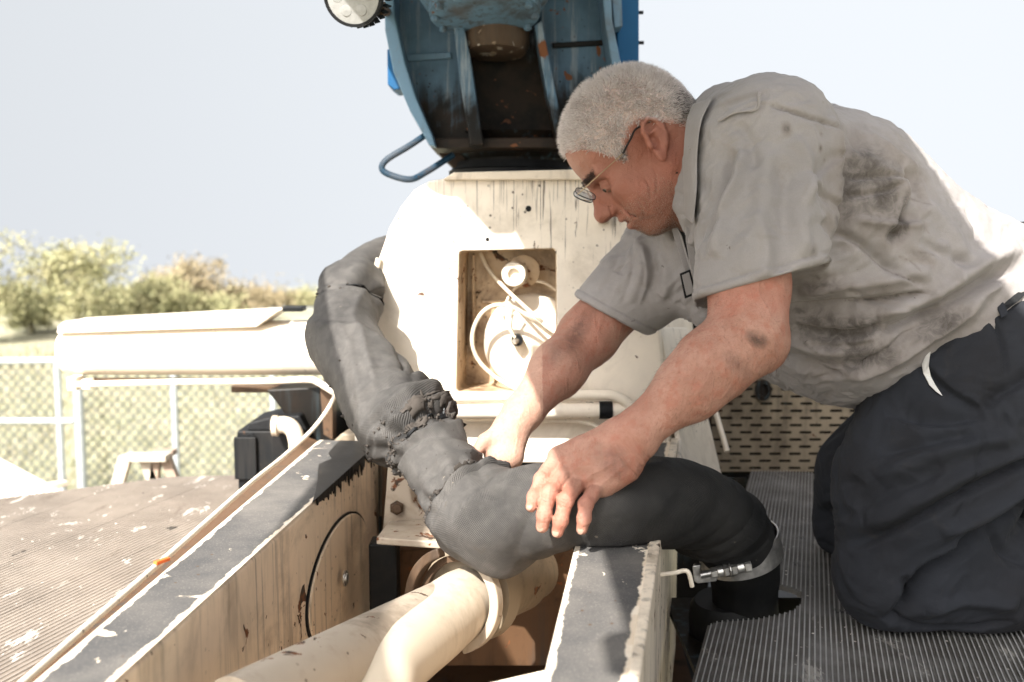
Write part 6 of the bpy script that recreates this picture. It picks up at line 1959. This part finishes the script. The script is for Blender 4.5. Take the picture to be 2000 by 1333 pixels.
TF = [
    ([(1649, 1072), (1722, 1009), (1817, 942), (1912, 904), (2000, 876)], .0075, -.0130, 1),
    ([(1655, 1040), (1730, 980), (1817, 918), (1912, 880), (2000, 850)], .0120, .0080),
    ([(1708, 1196), (1746, 1127), (1770, 1089), (1831, 1047), (1912, 994), (2000, 928)], .0090, -.0200, -1),
    ([(1790, 1010), (1850, 985), (1930, 940), (2000, 900)], .0100, .0080),
    ([(1831, 1052), (1880, 1025), (1940, 1000), (2000, 994)], .0080, -.0120, 1),
    ([(1736, 1100), (1742, 1140), (1730, 1170)], .0060, -.0080),
    ([(1690, 1180), (1760, 1205), (1840, 1210), (1960, 1195)], .0060, -.0050),
    ([(1780, 1170), (1860, 1150), (1960, 1160)], .0100, .0060),
    ([(1800, 675), (1803, 715), (1830, 755), (1880, 785)], .0050, -.0060, -1),
    ([(1880, 785), (1910, 760), (1960, 730), (2000, 715)], .0070, -.0090, 1),
    ([(1925, 614), (1928, 660), (1924, 720)], .0030, -.0040),
    ([(1730, 810), (1800, 815), (1880, 800)], .0070, -.0070, 1),
    ([(1870, 800), (1865, 860), (1840, 930), (1800, 1010)], .0030, -.0025),
    ([(1690, 920), (1760, 880), (1840, 850), (1940, 830)], .0120, .0070),
    ([(1700, 880), (1780, 850), (1860, 830)], .0080, -.0060),
    ([(1660, 990), (1720, 940), (1800, 890)], .0100, -.0060, 1),
    ([(1620, 960), (1650, 950), (1670, 930)], .0060, -.0080),
    ([(1605, 1040), (1640, 1020), (1660, 990)], .0070, -.0070),
    ([(1910, 1010), (1930, 1060), (1990, 1090)], .0080, -.0060),
]
disp = 2.0 * folds(tv, tn, TF, 1.45)
qv = tv @ np.array([[.80, 0, .60], [0, 1, 0], [-.60, 0, .80]]).T
rg = 1 - np.abs(fbm(qv * [8, 12, 30] + fbm(tv * 8, 2, 131)[:, None] * 1.5, 3, 141))
disp += .0050 * (rg - .6) + .0012 * fbm(tv * 18, 2, 151)
disp *= np.clip((tv[:, 2] - dz - .002) / .01, 0, 1)
tv = tv + tn * disp[:, None]
tv[:, 2] = np.maximum(tv[:, 2], dz + .001)
tn = normals(tv, tf)
me = np_mesh('trousers', tv - np.array(root.location), tf)
st = .55 * np.clip(fbm(tv * 7, 3, 91), 0, 1)
set_attr(me, 'stain', st)
trousers = link_mesh('trousers', me, M['trousers'], root, smooth=True)
def on_front(v, F, n, px, py, guess):
    """the front surface point of a mesh where the photograph shows px,py"""
    d = ray(px, py); d = d / np.linalg.norm(d)
    w = v - EYE; t = w @ d
    q = np.linalg.norm(w - t[:, None] * d, axis=1)
    m = (q < .006) & (n @ d < 0)
    if not m.any(): return P(px, py, guess)
    i = np.flatnonzero(m)[np.argmin(t[m])]
    return EYE + d * t[i]
def decal(name, pxs, mat, parent, src=(None, None, None), lift=.0015, guess=1.45):
    """a cloth patch laid on the garment below it"""
    mb = MB(); pts = [on_front(*src, x, y, guess) + np.array([0, -lift, 0]) for x, y in pxs]
    mb.prism(pts, np.array([0, .003, 0]))
    return mb.build(name, mat, parent)
TS = (tv, tf, tn)
decal('pocket_lining', [(1819, 677), (1806, 694), (1801, 712), (1804, 730), (1815, 752), (1828, 765), (1840, 773), (1826, 752), (1817, 735), (1813, 715), (1815, 698)], M['lining'], root, TS)
decal('belt', [(1948, 600), (1975, 578), (2004, 554), (2008, 566), (1985, 588), (1958, 608)], M['rubber'], root, TS, .006)
decal('belt_loop', [(1940, 596), (1953, 590), (1963, 612), (1950, 620)], M['trousers'], root, TS, .010)
